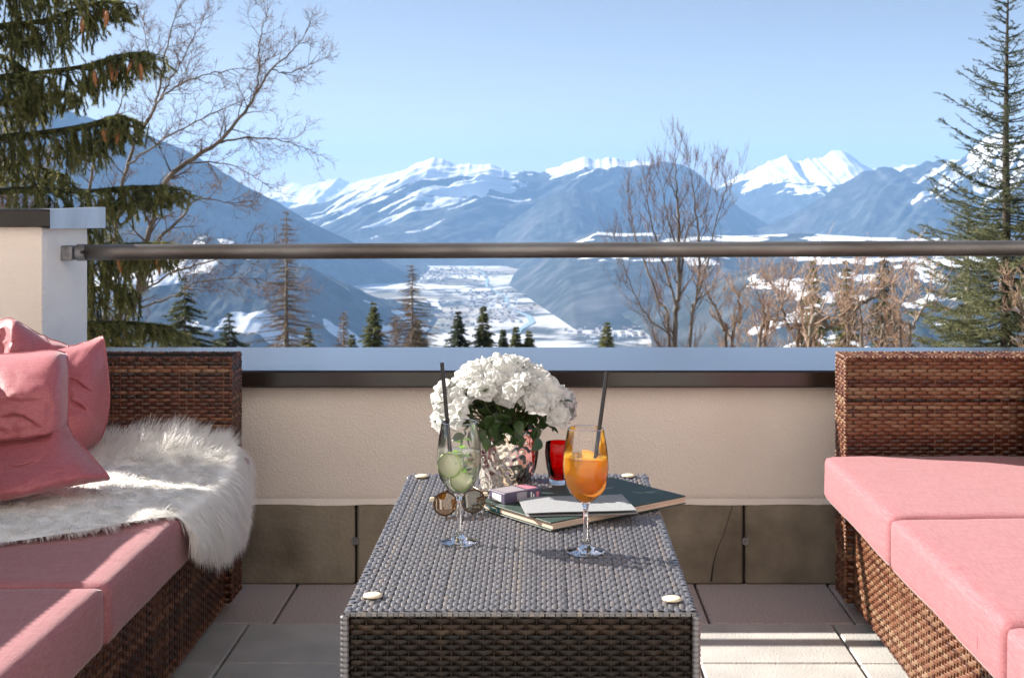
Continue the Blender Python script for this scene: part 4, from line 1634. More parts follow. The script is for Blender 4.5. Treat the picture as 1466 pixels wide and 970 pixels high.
def smooth_pts(pts, n):
    """Catmull-Rom through pts"""
    pts = [Vector(p) for p in pts]
    q = [pts[0] * 2 - pts[1]] + pts + [pts[-1] * 2 - pts[-2]]
    out = []
    for i in range(len(pts) - 1):
        p0, p1, p2, p3 = q[i:i + 4]
        for k in range(n):
            t = k / n
            out.append(.5 * ((2 * p1) + (p2 - p0) * t + (2 * p0 - 5 * p1 + 4 * p2 - p3) * t * t + (3 * p1 - p0 - 3 * p2 + p3) * t ** 3))
    out.append(pts[-1])
    return out


def pillow(label, net_px, back, creases, seed, pl_group='rose pink pillows on the left sofa', wr=1.0):
    net = [[P(*q) for q in r_] for r_ in net_px]
    cols = net_surface(net)
    nu, nv = len(cols), len(cols[0])
    cr = [([P(a, b, 1.0) for (a, b) in pts], wd_, dp) for (pts, wd_, dp) in creases]
    mb = MB()
    idx = []
    cen = Vector((0, 0, 0))
    for i in range(nu):
        ci = []
        for j in range(nv):
            p = cols[i][j].copy()
            # folds radiating through the cloth
            e = min(1, 6 * min(i / (nu - 1), 1 - i / (nu - 1), j / (nv - 1), 1 - j / (nv - 1)) + .25)
            q = Vector((p.x * 5 + seed, p.y * 3, p.z * 13))
            a_ = mnoise.noise(q)
            b_ = mnoise.noise(Vector((p.x * 24 + p.z * 14, seed * 2.0, p.z * 26 - p.x * 9)))
            c_ = mnoise.noise(Vector((p.x * 46, seed * 3.0, p.z * 60)))
            dy_ = wr * e * (.020 * (abs(a_) - .25) + .010 * (.4 - abs(b_)) + .0028 * c_)
            u_ = Vector((p.x / p.y, 1.0, H + (p.z - H) / p.y))
            for pts, wd_, dp in cr:
                best = 1e9
                tb_ = 0
                for k in range(len(pts) - 1):
                    a, b = pts[k], pts[k + 1]
                    ab = b - a
                    t_ = max(0, min(1, (u_ - a).dot(ab) / ab.length_squared))
                    dd = u_ - a.lerp(b, t_)
                    if dd.length < best:
                        best = dd.length
                        sgn = 1 if dd.z > 0 else -1
                        tb_ = (k + t_) / (len(pts) - 1)
                w_ = wd_ / F
                fade = math.sin(math.pi * min(1, max(0, .06 + .88 * tb_))) ** .5
                x_ = sgn * best / w_
                dy_ += dp * fade * (math.exp(-x_ * x_ * 1.6) - .55 * math.exp(-(x_ - 1.7) ** 2 * .8))
            p.y += dy_
            p.z += dy_ * .3
            ci.append(mb.vert(p))
            cen += p
        idx.append(ci)
    cen /= nu * nv
    for i in range(nu - 1):
        for j in range(nv - 1):
            mb.f.append((idx[i][j], idx[i][j + 1], idx[i + 1][j + 1], idx[i + 1][j]))
    # back of the pillow
    ring = [idx[i][0] for i in range(nu)] + [idx[nu - 1][j] for j in range(1, nv)] + [idx[i][nv - 1] for i in range(nu - 2, -1, -1)] + [idx[0][j] for j in range(nv - 2, 0, -1)]
    prev = ring
    for s_ in (.75, .4, 0):
        cur = []
        for k in ring:
            p = Vector(mb.v[k])
            t_ = cen + Vector(back)
            q = t_.lerp(p, s_)
            q.y += (1 - s_) * 0 + math.sin(math.pi * s_) * .02
            cur.append(mb.vert(q))
        n_ = len(ring)
        for k in range(n_):
            mb.f.append((prev[k], cur[k], cur[(k + 1) % n_], prev[(k + 1) % n_]))
        prev = cur
    base = (cen.x, cen.y, min(v[2] for v in mb.v))
    o = thing('pillow', base, label, 'pillow', pl_group)
    obj('cover', mb, M['rose'], o, smooth=True)
    sm = MB()
    top = [Vector(mb.v[idx[i][0]]) + Vector((0, .001, .0005)) for i in range(0, nu, 2)]
    sm.tube(top, .0016, 5)
    sd_ = [Vector(mb.v[idx[nu - 1][j]]) + Vector((.0005, .001, 0)) for j in range(0, nv, 2)]
    sm.tube(sd_, .0016, 5)
    obj('seam', sm, M['rose'], o, smooth=True)
    return o


pillow('rose pillow leaning against the woven sofa arm', [
    [(40, 497, 3.60), (75, 495, 3.60), (105, 494, 3.60), (128, 488, 3.60), (146, 481, 3.59)],
    [(40, 506, 3.53), (75, 505, 3.51), (105, 503, 3.51), (130, 498, 3.53), (149, 490, 3.575)],
    [(40, 540, 3.46), (75, 540, 3.43), (105, 540, 3.43), (132, 536, 3.47), (154, 530, 3.565)],
    [(40, 578, 3.44), (75, 578, 3.41), (105, 578, 3.41), (132, 578, 3.46), (156, 575, 3.56)],
    [(40, 612, 3.45), (75, 612, 3.42), (105, 612, 3.42), (130, 612, 3.47), (151, 610, 3.56)],
    [(40, 645, 3.48), (75, 645, 3.46), (102, 643, 3.47), (122, 641, 3.51), (139, 637, 3.57)],
    [(40, 668, 3.53), (75, 668, 3.52), (100, 665, 3.53), (116, 660, 3.55), (128, 652, 3.58)],
], (0, .10, 0), [
    ([(97, 546), (112, 550), (124, 561)], 5.0, .017),
    ([(97, 575), (110, 580), (122, 592)], 5.5, .019),
    ([(150, 520), (140, 560), (142, 610)], 6.0, .006),
    ([(118, 488), (112, 505), (100, 520)], 5.0, .007),
], 3.0)
pillow('creased rose pillow slumped on the white fur at the left edge', [
    [(-80, 514, 3.37), (-20, 508, 3.37), (35, 505, 3.37), (75, 501, 3.37), (94, 505, 3.38)],
    [(-82, 522, 3.25), (-20, 519, 3.24), (38, 516, 3.23), (80, 511, 3.25), (97, 514, 3.34)],
    [(-84, 560, 3.16), (-20, 560, 3.14), (40, 557, 3.13), (82, 553, 3.17), (98, 552, 3.31)],
    [(-84, 600, 3.13), (-20, 600, 3.10), (40, 598, 3.10), (82, 595, 3.14), (97, 594, 3.29)],
    [(-84, 622, 3.14), (-20, 622, 3.10), (40, 619, 3.10), (80, 613, 3.13), (98, 609, 3.26)],
    [(-84, 636, 3.13), (-20, 636, 3.115), (40, 632, 3.11), (80, 626, 3.13), (103, 620, 3.24)],
    [(-86, 655, 3.10), (-20, 655, 3.08), (40, 650, 3.07), (85, 642, 3.10), (114, 634, 3.21)],
    [(-92, 685, 3.02), (-20, 682, 3.00), (50, 676, 3.00), (105, 667, 3.04), (137, 661, 3.14)],
    [(-97, 716, 2.955), (-20, 709, 2.945), (58, 695, 2.96), (116, 684, 3.015), (152, 678, 3.09)],
    [(-98, 726, 2.98), (-20, 719, 2.97), (60, 705, 2.99), (118, 693, 3.04), (156, 685, 3.11)],
    [(-98, 726, 3.04), (-20, 719, 3.03), (60, 705, 3.05), (116, 694, 3.09), (150, 688, 3.14)],
], (0, .13, -.01), [
    ([(-10, 634), (30, 633), (62, 628), (96, 613)], 4.5, .020),
    ([(8, 668), (40, 668), (68, 652), (96, 622)], 5.5, .013),
    ([(-40, 692), (10, 676), (70, 662)], 6.0, .013),
    ([(20, 704), (60, 688), (118, 668)], 5.0, .010),
    ([(88, 692), (100, 668), (106, 638)], 6.0, .014),
    ([(0, 600), (22, 597), (44, 606)], 4.5, .013),
    ([(-30, 582), (20, 574), (60, 578)], 5.0, .009),
    ([(60, 560), (72, 584), (66, 612)], 6.0, .008),
    ([(-20, 545), (30, 540), (70, 548)], 6.0, .006),
], 7.0)
pillow('rose pillow with a pointed ridge topmost at the left edge', [
    [(-60, 492, 3.60), (-25, 472, 3.60), (2, 458, 3.60), (20, 457, 3.60), (52, 476, 3.60), (80, 487, 3.60), (96, 494, 3.60)],
    [(-60, 505, 3.53), (-25, 486, 3.53), (2, 469, 3.53), (21, 461, 3.49), (54, 484, 3.54), (80, 494, 3.55), (97, 498, 3.57)],
    [(-60, 525, 3.50), (-25, 510, 3.50), (0, 500, 3.52), (17, 492, 3.44), (54, 503, 3.50), (80, 508, 3.53), (97, 508, 3.56)],
    [(-60, 545, 3.49), (-25, 535, 3.49), (0, 530, 3.50), (14, 522, 3.44), (54, 525, 3.50), (80, 528, 3.53), (97, 528, 3.56)],
    [(-60, 600, 3.52), (-25, 600, 3.50), (0, 600, 3.50), (14, 600, 3.48), (54, 600, 3.52), (80, 600, 3.54), (97, 600, 3.57)],
], (0, .06, 0), [([(6, 472), (10, 490), (4, 506)], 4.0, .012), ([(62, 482), (72, 494), (64, 504)], 3.5, .008)], 12.0)
# pillow whose edge just shows at the right of the photograph
pillow('dusky pink pillow just showing at the right edge of the right sofa', [
    [(1471, 556, 3.62), (1490, 540, 3.62), (1530, 538, 3.62), (1580, 536, 3.62)],
    [(1470, 570, 3.60), (1488, 560, 3.55), (1530, 555, 3.52), (1580, 550, 3.52)],
    [(1469, 600, 3.59), (1485, 600, 3.52), (1530, 600, 3.47), (1580, 600, 3.47)],
    [(1470, 630, 3.60), (1487, 630, 3.54), (1530, 630, 3.50), (1580, 630, 3.50)],
    [(1472, 648, 3.62), (1490, 655, 3.60), (1530, 657, 3.58), (1580, 657, 3.58)],
], (0, .05, 0), [], 15.0, None)


def fur_throw():
    r_ = random.Random(9)
    t = thing('fur_throw', (-1.1, 3.2, .455), 'long haired white fur throw draped over the left sofa seat', 'fur throw')
    yf = lambda X: float(np.interp(X, (-1.8, -1.5, -1.1, -.93, -.87, -.80), (2.60, 2.64, 2.70, 2.78, 2.89, 2.97)))
    hz_ = lambda Y: float(np.interp(Y, (2.95, 3.04, 3.15, 3.30, 3.5, 3.6, 3.67), (.425, .375, .335, .305, .285, .31, .36)))
    xe = lambda Y: float(np.interp(Y, (2.95, 3.1, 3.3, 3.55, 3.68), (-.796, -.786, -.786, -.808, -.835)))

    def top_z(X, Y):
        z = .472 + .007 * mnoise.noise(Vector((X * 6, Y * 6, 2)))
        z += .055 * float(sstep(3.42, 3.66, Y)) * float(np.interp(X, (-1.3, -1.1, -1.0, -.9, -.82), (.3, .9, 1.0, .45, .1)))
        z -= .010 * float(sstep(-.88, -.80, X))
        return z

    def surf(a, Y):
        """a<=1: across the seat from the far left to the edge; a in 1..2: down over the edge"""
        X1 = xe(Y)
        if a <= 1:
            X = -1.75 + (X1 - .03 + 1.75) * a
            return Vector((X, Y, top_z(X, Y)))
        q = a - 1
        zt = top_z(X1 - .03, Y)
        zb = hz_(Y)
        if q < .25:
            th_ = q / .25 * math.pi / 2
            return Vector((X1 - .03 + .03 * math.sin(th_), Y, zt - .03 * (1 - math.cos(th_))))
        s_ = (q - .25) / .75
        return Vector((X1 + .012 * math.sin(s_ * 3) + .006 * math.sin(Y * 26), Y, (zt - .03) * (1 - s_) + zb * s_))

    mb = MB()
    na, ny_ = 60, 40
    idx = {}
    for i in range(na + 1):
        a = i / na * 2
        for j in range(ny_ + 1):
            X1 = -1.75 + (xe(3.0) - .03 + 1.75) * min(a, 1)
            y0 = yf(X1) if a <= 1 else 2.95 + .02 * (a - 1)
            Y = y0 + (3.672 - y0) * j / ny_
            p = surf(a, Y)
            if a > 1.0:
                pass
            idx[i, j] = mb.vert(p)
    for i in range(na):
        for j in range(ny_):
            mb.f.append((idx[i, j], idx[i + 1, j], idx[i + 1, j + 1], idx[i, j + 1]))
    obj('hide', mb, M['hide'], t, smooth=True)
    hb = MB()

    def strand(p, d, L, w, bend, tipshift, nrm):
        d = d.normalized()
        sd = d.cross(nrm + rv(r_, .35))
        if sd.length < 1e-4:
            return
        sd.normalize()
        ids = []
        q = p.copy()
        n_ = 4
        for k in range(n_ + 1):
            f = k / n_
            ww = w * (1 - f * .85)
            if k < n_:
                ids.append((hb.vert(q - sd * ww), hb.vert(q + sd * ww)))
            else:
                ids.append((hb.vert(q),))
            d = (d + bend * (1.0 / n_)).normalized()
            q = q + d * (L / n_) + tipshift * (f * .5)
        for A, B in zip(ids, ids[1:]):
            if len(B) == 2:
                hb.f.append((A[0], A[1], B[1], B[0]))
            else:
                hb.f.append((A[0], A[1], B[0]))

    ncl = 5200
    for c in range(ncl):
        if r_.random() < .70:
            a = r_.random() ** .75
            X1 = -1.75 + (xe(3.2) - .03 + 1.75) * a
            if X1 < -1.62:
                continue
            y0 = yf(X1)
            Y = y0 + (3.668 - y0) * r_.random()
        else:
            a = 1 + r_.random()
            Y = 2.965 + .70 * r_.random()
        ctip = rv(r_, .004)
        base = surf(a, Y)
        if a <= 1:
            up = float(sstep(3.42, 3.62, base.y))
            side = float(sstep(-1.0, -.82, base.x))
            ed = float(sstep(.10, .0, base.y - yf(base.x)))
            flow = Vector((.55 + .3 * side, -.75 + .55 * up, .38 + .75 * up - .2 * ed)) + rv(r_, .28)
            bend = Vector((0, -.15, -.55 + .15 * up))
            L0 = r_.uniform(.032, .056) * (1 - .45 * ed) * (1 + .25 * up)
        else:
            q = a - 1
            yy = float(np.interp(base.y, (2.95, 3.3, 3.66), (-.35, 0, .55)))
            flow = Vector((.75 - .25 * q, yy + r_.gauss(0, .22), -.35 - .75 * q)) + rv(r_, .22)
            bend = Vector((-.25, yy * .2, -.8))
            L0 = r_.uniform(.045, .068)
        e_ = .01
        pn = (surf(min(1.99, a + e_), Y) - surf(max(.01, a - e_), Y)).cross(surf(a, min(3.67, Y + e_)) - surf(a, Y - e_)).normalized()
        if pn.z < 0 and a < 1:
            pn = -pn
        if a >= 1 and pn.x < 0:
            pn = -pn
        for k in range(14):
            off = rv(r_, .012)
            aa = max(.01, min(1.99, a + off.x * (1.0 if a < 1 else 3.5)))
            p = surf(aa, min(3.672, max(2.6, Y + off.y)))
            strand(p, flow + rv(r_, .16), L0 * r_.uniform(.75, 1.15), r_.uniform(.00065, .0011), bend, ctip - off * .10, pn)
    obj('hair', hb, M['fur'], t, kind='stuff')


fur_throw()
# ---------------------------------------------------------------- trees
M['twig_pale'] = mat('pale_twig', (0.3, 0.2, 0.15), 0.85, tone=[(0, (0.20, 0.13, 0.10)), (0.5, (0.42, 0.285, 0.205)), (1, (0.64, 0.49, 0.36))])
def grow(mb, r_, p, d, L, rad, level, trop=(0, 0, .25), spread=.75, nchild=6, rmin=.0032, curl=.25):
    n = 5
    pts, rads = [p], [rad]
    d = d.normalized()
    tr = Vector(trop)
    for i in range(n):
        d = (d + rv(r_, curl) + tr * .35).normalized()
        p = p + d * (L / n)
        pts.append(p)
        rads.append(max(rmin * .6, rad * (1 - .8 * (i + 1) / n)))
    mb.tone = min(1, max(0, r_.gauss(.3 + .18 * (2 - level), .16)))
    mb.tube(pts, rads, 5 if level >= 2 else 3, cap=False)
    if level <= 0:
        return
    for k in range(nchild):
        t = r_.uniform(.25, 1.0) * n
        i = min(n - 1, int(t))
        q = pts[i].lerp(pts[i + 1], t - i)
        dd = (pts[i + 1] - pts[i]).normalized()
        sd = rv(r_)
        sd = (sd - dd * sd.dot(dd))
        sd.normalize()
        grow(mb, r_, q, dd * (1 - spread * .4) + sd * spread, L * r_.uniform(.38, .68), max(rmin, rads[i] * .55), level - 1, trop, spread, max(2, nchild - 1), rmin, curl)


def limb_tree(name, label, limbs, Y, seed, barkm, cat='tree', group=None, twig_L=.5, nch=5, trop=(0, 0, .3), level=2, every=.12, spread=.75, dy=.6, t0=.25, sides=7, curl=.25, rmin=.003, thin=1.0, twm='twig', xlim=9999):
    """limbs: lists of (px, py, radius px) at distance Y, as seen in the photograph; twigs grow along them"""
    r_ = random.Random(seed)
    x0, y0 = limbs[0][0][:2]
    b0 = P(x0, y0, Y)
    base = Vector((b0.x, Y, gz(b0.x, Y)))
    t = thing(name, tuple(base), label, cat, group)
    tm, cm = MB(), MB()
    k_ = Y / F
    for li, lb in enumerate(limbs):
        lb = [(q[0] if q[0] < xlim else xlim + (q[0] - xlim) * .74, q[1], q[2]) for q in lb]
        yo = r_.uniform(-dy, dy) if li else 0
        pts = []
        for i, (px, py, rr) in enumerate(lb):
            f = i / max(1, len(lb) - 1)
            pts.append(P(px, py, Y + yo * f))
        if li == 0 or lb[0][1] >= 495:
            pts = [Vector((pts[0].x * .7 + base.x * .3, Y, base.z - .1))] + pts
            rr0 = [lb[0][2] * 1.3] + [q[2] for q in lb]
        else:
            rr0 = [q[2] for q in lb]
        sp = smooth_pts(pts, 6)
        rads = [float(np.interp(i / 6, range(len(rr0)), rr0)) * k_ * .8 * thin for i in range(len(sp))]
        sp = [p + rv(r_, .012) * (1 if 0 < i < len(sp) - 1 else 0) for i, p in enumerate(sp)]
        tm.tone = .45
        tm.tube(sp, rads, sides)
        tot = 0
        nxt = 0
        total = sum((b - a).length for a, b in zip(sp, sp[1:]))
        for i in range(len(sp) - 1):
            seg = sp[i + 1] - sp[i]
            tot += seg.length
            if tot / total < t0 or sp[i].z < -2.2:
                continue
            while nxt < tot:
                nxt += every * r_.uniform(.5, 1.5)
                d = seg.normalized()
                sd = rv(r_)
                sd = (sd - d * sd.dot(d)).normalized()
                grow(cm, r_, sp[i].lerp(sp[i + 1], r_.random()), d * .6 + sd * .8, twig_L * r_.uniform(.5, 1.3) * (1.2 - .5 * tot / total), max(.004, rads[i] * .4), level, trop, spread, nch, rmin, curl)
        # the tip itself
        d = (sp[-1] - sp[-2]).normalized()
        for k in range(3):
            grow(cm, r_, sp[-1], d + rv(r_, .4), twig_L * .8, max(.004, rads[-1] * .8), level, trop, spread, nch, rmin, curl)
    obj('trunk', tm, barkm, t, smooth=True)
    obj('crown', cm, M[twm], t, kind='stuff')
    return t


def needles(mb, r_, a, b, n, L, W, tone, sd=.15, droop=0.0):
    """needles all round the twig a-b"""
    ax = (b - a)
    le = ax.length
    ax = ax.normalized()
    o = ax.orthogonal().normalized()
    o2 = ax.cross(o)
    for k in range(n):
        t = r_.random()
        c = a.lerp(b, t)
        an = r_.uniform(0, 6.283)
        rad = o * math.cos(an) + o2 * math.sin(an)
        d = (ax * r_.uniform(.5, 1.0) + rad * r_.uniform(.5, 1.0) + Vector((0, 0, -droop))).normalized()
        s = d.cross(rad + rv(r_, .3)).normalized() * W * .5
        ll = L * r_.uniform(.7, 1.2)
        mb.tone = min(1, max(0, r_.gauss(tone, sd)))
        i = len(mb.v)
        mb.vert(c - s)
        mb.vert(c + s)
        mb.vert(c + d * ll)
        mb.f.append((i, i + 1, i + 2))


def curtain_spruce():
    Y = 10.0
    r_ = random.Random(77)
    bx = P(-90, 300, Y).x
    t = thing('spruce_tree', (bx, Y, gz(bx, Y)), 'large spruce at the left edge with drooping cone tipped branches', 'tree')
    tm, nm = MB(), MB()
    tm.tube([(bx, Y, gz(bx, Y)), (bx, Y, 1.5), (bx + .05, Y, 5.5)], [.24, .18, .10], 12)
    obj('trunk', tm, M['bark'], t, smooth=True)
    cones = []
    # (spar in photo pixels, hanging length in pixels at start / middle / tip, depth offset, twigs)
    br = [
        ([(-90, -60), (-20, -45), (40, -30), (100, -28)], (60, 62, 20), -.2, 120, 0),
        ([(-90, -20), (-30, -12), (20, -6), (60, -10), (105, -14)], (55, 48, 18), .1, 120, 0),
        ([(-90, 50), (0, 38), (20, 35), (60, 30), (105, 15), (140, 4), (168, 1)], (45, 72, 28), 0, 260, 4),
        ([(-90, 95), (-40, 85), (0, 80), (30, 95), (45, 110)], (40, 50, 25), .3, 120, 0),
        ([(-90, 125), (-10, 112), (50, 105), (120, 95), (170, 80), (212, 75)], (45, 62, 26), -.1, 280, 5),
        ([(-90, 160), (0, 147), (40, 140), (85, 132)], (55, 55, 30), .25, 150, 0),
        ([(-90, 215), (0, 197), (60, 190), (120, 180), (160, 168), (178, 167)], (50, 82, 30), 0, 260, 3),
        ([(-90, 240), (-20, 232), (40, 236), (90, 250)], (60, 50, 30), .4, 110, 0),
        ([(-90, 290), (20, 272), (120, 274), (180, 268), (236, 266)], (40, 62, 22), -.1, 260, 0),
        ([(-90, 340), (20, 318), (90, 310), (140, 318)], (60, 60, 45), .3, 150, 0),
        ([(-90, 385), (20, 362), (120, 358), (180, 350), (236, 348)], (60, 88, 26), -.05, 330, 4),
        ([(-90, 440), (60, 415), (130, 412), (180, 408)], (60, 62, 40), .2, 170, 0),
        ([(-90, 500), (60, 470), (130, 462), (190, 462), (246, 468)], (40, 42, 20), 0, 230, 0),
        ([(-90, 540), (60, 500), (150, 492), (215, 500)], (40, 42, 20), .2, 120, 0),
    ]
    for spar, hang, dy, ntw, nc in br:
        pts = smooth_pts([P(px, py, Y + dy * (i / (len(spar) - 1))) for i, (px, py) in enumerate(spar)], 8)
        nm.tone = .05
        nm.tube(pts, [max(.006, .030 * (1 - .85 * i / len(pts))) for i in range(len(pts))], 5)
        n = len(pts) - 1
        for k in range(int(ntw * .58)):
            f = r_.random() ** .85
            i = min(n - 1, int(f * n))
            q = pts[i].lerp(pts[i + 1], f * n - i)
            d = (pts[i + 1] - pts[i]).normalized()
            side = r_.uniform(-1, 1)
            out = d * r_.uniform(.1, .6) + Vector((0, side * .9, -.12))
            h = float(np.interp(f, (0, .55, 1), hang)) * Y / F * r_.uniform(.3, .92)
            # first out to the side a little, then straight down
            q1 = q + out.normalized() * r_.uniform(.05, .22)
            tn_ = r_.gauss(.72, .26)
            needles(nm, r_, q, q1, 30, .038, .0076, tn_)
            q2 = q1 + Vector((r_.uniform(-.05, .09), r_.uniform(-.06, .06), -h))
            nm.tone = .1
            nm.tube([q, q1, q2], [.004, .003, .002], 3, cap=False)
            needles(nm, r_, q1, q2, int(40 + 210 * h), .043, .0082, tn_, droop=.5)
            if r_.random() < .6:
                q3 = q1.lerp(q2, r_.uniform(.2, .6))
                q4 = q3 + Vector((r_.uniform(-.12, .12), r_.uniform(-.1, .1), -h * r_.uniform(.3, .55)))
                needles(nm, r_, q3, q4, int(30 + 120 * h), .040, .0078, tn_ + .12, droop=.4)
        for k in range(ntw // 2):       # needles along the top of the spar
            f = r_.uniform(.15, 1)
            i = min(n - 1, int(f * n))
            needles(nm, r_, pts[i], pts[i + 1], 12, .026, .0055, .3)
        for k in range(nc):
            f = 1 - .28 * (k / max(1, nc)) - r_.uniform(.02, .08)
            i = min(n - 1, int(f * n))
            cones.append(pts[i] + Vector((r_.uniform(-.03, .03), -.10 + r_.uniform(-.08, .04), -.05 - r_.uniform(0, .06))))
    obj('crown', nm, M['needle'], t, kind='stuff')
    cm = MB()
    prof = [(.0, 0)]
    for k in range(1, 12):
        z = -k / 11 * .135
        prof.append((.0215 * math.sin(math.pi * min(1, k / 11 * .86 + .1)) * (1 if k % 2 else .82), z))
    prof.append((0, -.14))
    cm.lathe(t.location, list(reversed(prof)), 9)
    c0 = obj('cone', cm, M['cone'], t)
    for i, c in enumerate(cones):
        rot = (r_.uniform(-.25, .25), r_.uniform(-.25, .25), r_.uniform(0, 3))
        if i == 0:
            c0.location = c - t.location
            c0.rotation_euler = rot
        else:
            inst(c0, t, c, rot, (1, 1, r_.uniform(.8, 1.15)))


curtain_spruce()


def open_spruce():
    """young spruce at the right edge: airy top, fuller pale skirts"""
    Y = 13.0
    r_ = random.Random(31)
    k_ = Y / F
    b = P(1440, 500, Y)
    t = thing('spruce_tree', (b.x, Y, gz(b.x, Y)), 'tall young spruce at the right edge with airy pointed top', 'tree')
    tm, nm = MB(), MB()
    trunk = [Vector((b.x, Y, gz(b.x, Y))), P(1440, 480, Y), P(1441, 330, Y), P(1440, 200, Y), P(1441, 90, Y), P(1443, 0, Y), P(1443, -14, Y)]
    tm.tube(trunk, [.10, .050, .040, .030, .019, .009, .004], 9)
    obj('trunk', tm, M['bark_dark'], t, smooth=True)
    y = -6
    while y < 620:
        half = float(np.interp(y, (-10, 20, 60, 100, 160, 230, 330, 480, 620), (6, 22, 36, 52, 78, 96, 112, 130, 140)))
        n = 5 if y < 60 else (6 if y < 250 else 9)
        a0 = r_.uniform(0, 6.28)
        for k in range(n):
            a = a0 + 6.283 * k / n + r_.uniform(-.35, .35)
            L = half * k_ * r_.uniform(.65, 1.12)
            o = P(1441, y + r_.uniform(-8, 8), Y)
            d = Vector((math.cos(a), math.sin(a), 0))
            rise = float(np.interp(y, (0, 100, 240, 330, 480), (.35, .30, .32, .05, -.12))) + r_.uniform(-.12, .12)
            pts = [o + d * (L * s) + Vector((0, 0, L * (rise * s - .25 * s * (1 - s) + .12 * s * s))) for s in (0, .25, .5, .75, 1)]
            pts = smooth_pts(pts, 3)
            nm.tone = .08
            nm.tube(pts, [max(.002, .008 * (1 - i / len(pts))) for i in range(len(pts))], 4, cap=False)
            dens = float(np.interp(y, (0, 200, 290, 340), (1.2, 1.5, 2.2, 3.4)))
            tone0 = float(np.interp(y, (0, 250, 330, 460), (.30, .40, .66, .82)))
            ns = max(3, int(L / .045 * dens))
            for q_ in range(ns):
                f = r_.uniform(.12, 1) * (len(pts) - 1)
                i = min(len(pts) - 2, int(f))
                q = pts[i].lerp(pts[i + 1], f - i)
                dd = (pts[i + 1] - pts[i]).normalized()
                s_ = dd.cross(Vector((0, 0, 1))).normalized() * r_.choice((-1, 1))
                tip = q + (dd * .7 + s_ * r_.uniform(.4, 1.0) + Vector((0, 0, r_.uniform(-.35, .15)))).normalized() * r_.uniform(.06, .17) * (1.15 if y > 300 else .9)
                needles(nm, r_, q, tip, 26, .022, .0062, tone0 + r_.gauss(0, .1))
            for i in range(len(pts) - 1):
                needles(nm, r_, pts[i], pts[i + 1], 7, .022, .006, tone0)
        y += r_.uniform(15, 24) if y < 280 else r_.uniform(11, 16)
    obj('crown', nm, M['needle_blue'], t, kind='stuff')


open_spruce()

# bare deciduous tree at left
limb_tree('bare_tree', 'leafless tree with arching thin limbs right of the big spruce', [
    [(165, 500, 9), (192, 440, 8), (212, 340, 7), (232, 272, 7), (262, 236, 6.5), (310, 205, 5), (350, 163, 4), (378, 132, 3.2), (405, 100, 2.4), (440, 78, 1.6), (470, 50, .9)],
    [(150, 500, 7), (160, 390, 6), (172, 290, 5), (183, 235, 4.5), (205, 185, 4), (222, 150, 3.4), (232, 108, 2.6), (241, 58, 1.8), (256, 12, 1)],
    [(178, 500, 6), (205, 410, 5), (222, 350, 4.5), (262, 310, 3), (282, 285, 2), (330, 290, 1)],
    [(310, 205, 3), (360, 197, 2.4), (415, 199, 1.6), (470, 212, .8)],
    [(378, 132, 2.4), (381, 92, 2), (384, 52, 1.4), (396, 22, .8)],
    [(405, 100, 1.8), (438, 104, 1.4), (480, 92, .8)],
    [(222, 150, 2.6), (252, 124, 2.2), (300, 106, 1.5), (350, 98, .8)],
    [(205, 185, 2.6), (235, 130, 2.1), (262, 84, 1.5), (290, 30, .9)],
    [(183, 235, 2.6), (240, 196, 2), (300, 165, 1.5), (360, 142, .8)],
    [(125, 500, 6), (128, 330, 4.5), (132, 240, 3.5), (150, 200, 2.6), (172, 150, 1.6), (190, 100, .9)],
    [(232, 108, 1.8), (212, 70, 1.4), (205, 30, .9)],
    [(200, 420, 3), (250, 388, 2.4), (310, 372, 1.8), (390, 352, 1)],
    [(200, 440, 3), (245, 425, 2.2), (290, 402, 1.8), (360, 398, 1.2), (440, 408, .7)],
    [(262, 236, 2.5), (300, 232, 1.8), (340, 240, 1.2), (390, 262, .7)],
], 14.0, 5, M['bark_pale'], twig_L=.34, nch=5, every=.085, trop=(.04, 0, .16), t0=.30, curl=.22, rmin=.0022, thin=.72, xlim=340)

# bare birch right of centre
limb_tree('bare_tree', 'slender leafless tree with many upright stems right of centre', [
    [(966, 500, 6.5), (971, 420, 6), (972, 350, 5), (970, 300, 3.6), (968, 262, 2.2), (967, 232, 1)],
    [(988, 500, 4.5), (998, 420, 4), (1001, 345, 3.2), (994, 290, 2), (990, 250, .9)],
    [(958, 500, 4), (942, 430, 3.2), (922, 375, 2.4), (908, 330, 1.6), (902, 300, .8)],
    [(968, 440, 3.5), (948, 370, 2.8), (932, 320, 2), (926, 275, .9)],
    [(974, 400, 3), (984, 330, 2.2), (1010, 300, 1.6), (1018, 265, .8)],
    [(990, 450, 3), (1014, 370, 2.2), (1030, 300, 1.5), (1040, 270, .8)],
    [(971, 360, 2.5), (955, 310, 1.8), (946, 262, .9)],
    [(960, 480, 2.5), (925, 450, 2), (900, 400, 1.4), (890, 370, .8)],
], 18.0, 9, M['bark_pale'], twig_L=.50, nch=5, every=.13, trop=(0, 0, .75), spread=.55, t0=.22, dy=.9, rmin=.0022, thin=.66)

# bare bush at the very left behind the pier
limb_tree('bare_bush', 'grey brown leafless bush behind the pier at the left edge', [
    [(10, 500, 4), (5, 330, 3), (0, 260, 2), (-5, 215, 1)],
    [(25, 500, 4), (22, 330, 3), (24, 260, 2), (30, 225, 1)],
    [(-20, 500, 4), (-25, 330, 3), (-22, 250, 2), (-30, 200, 1)],
    [(40, 500, 3), (45, 360, 2), (52, 280, 1)],
], 13.0, 14, M['bark'], 'bush', twig_L=.5, nch=6, every=.06, t0=.3, trop=(0, 0, .4))

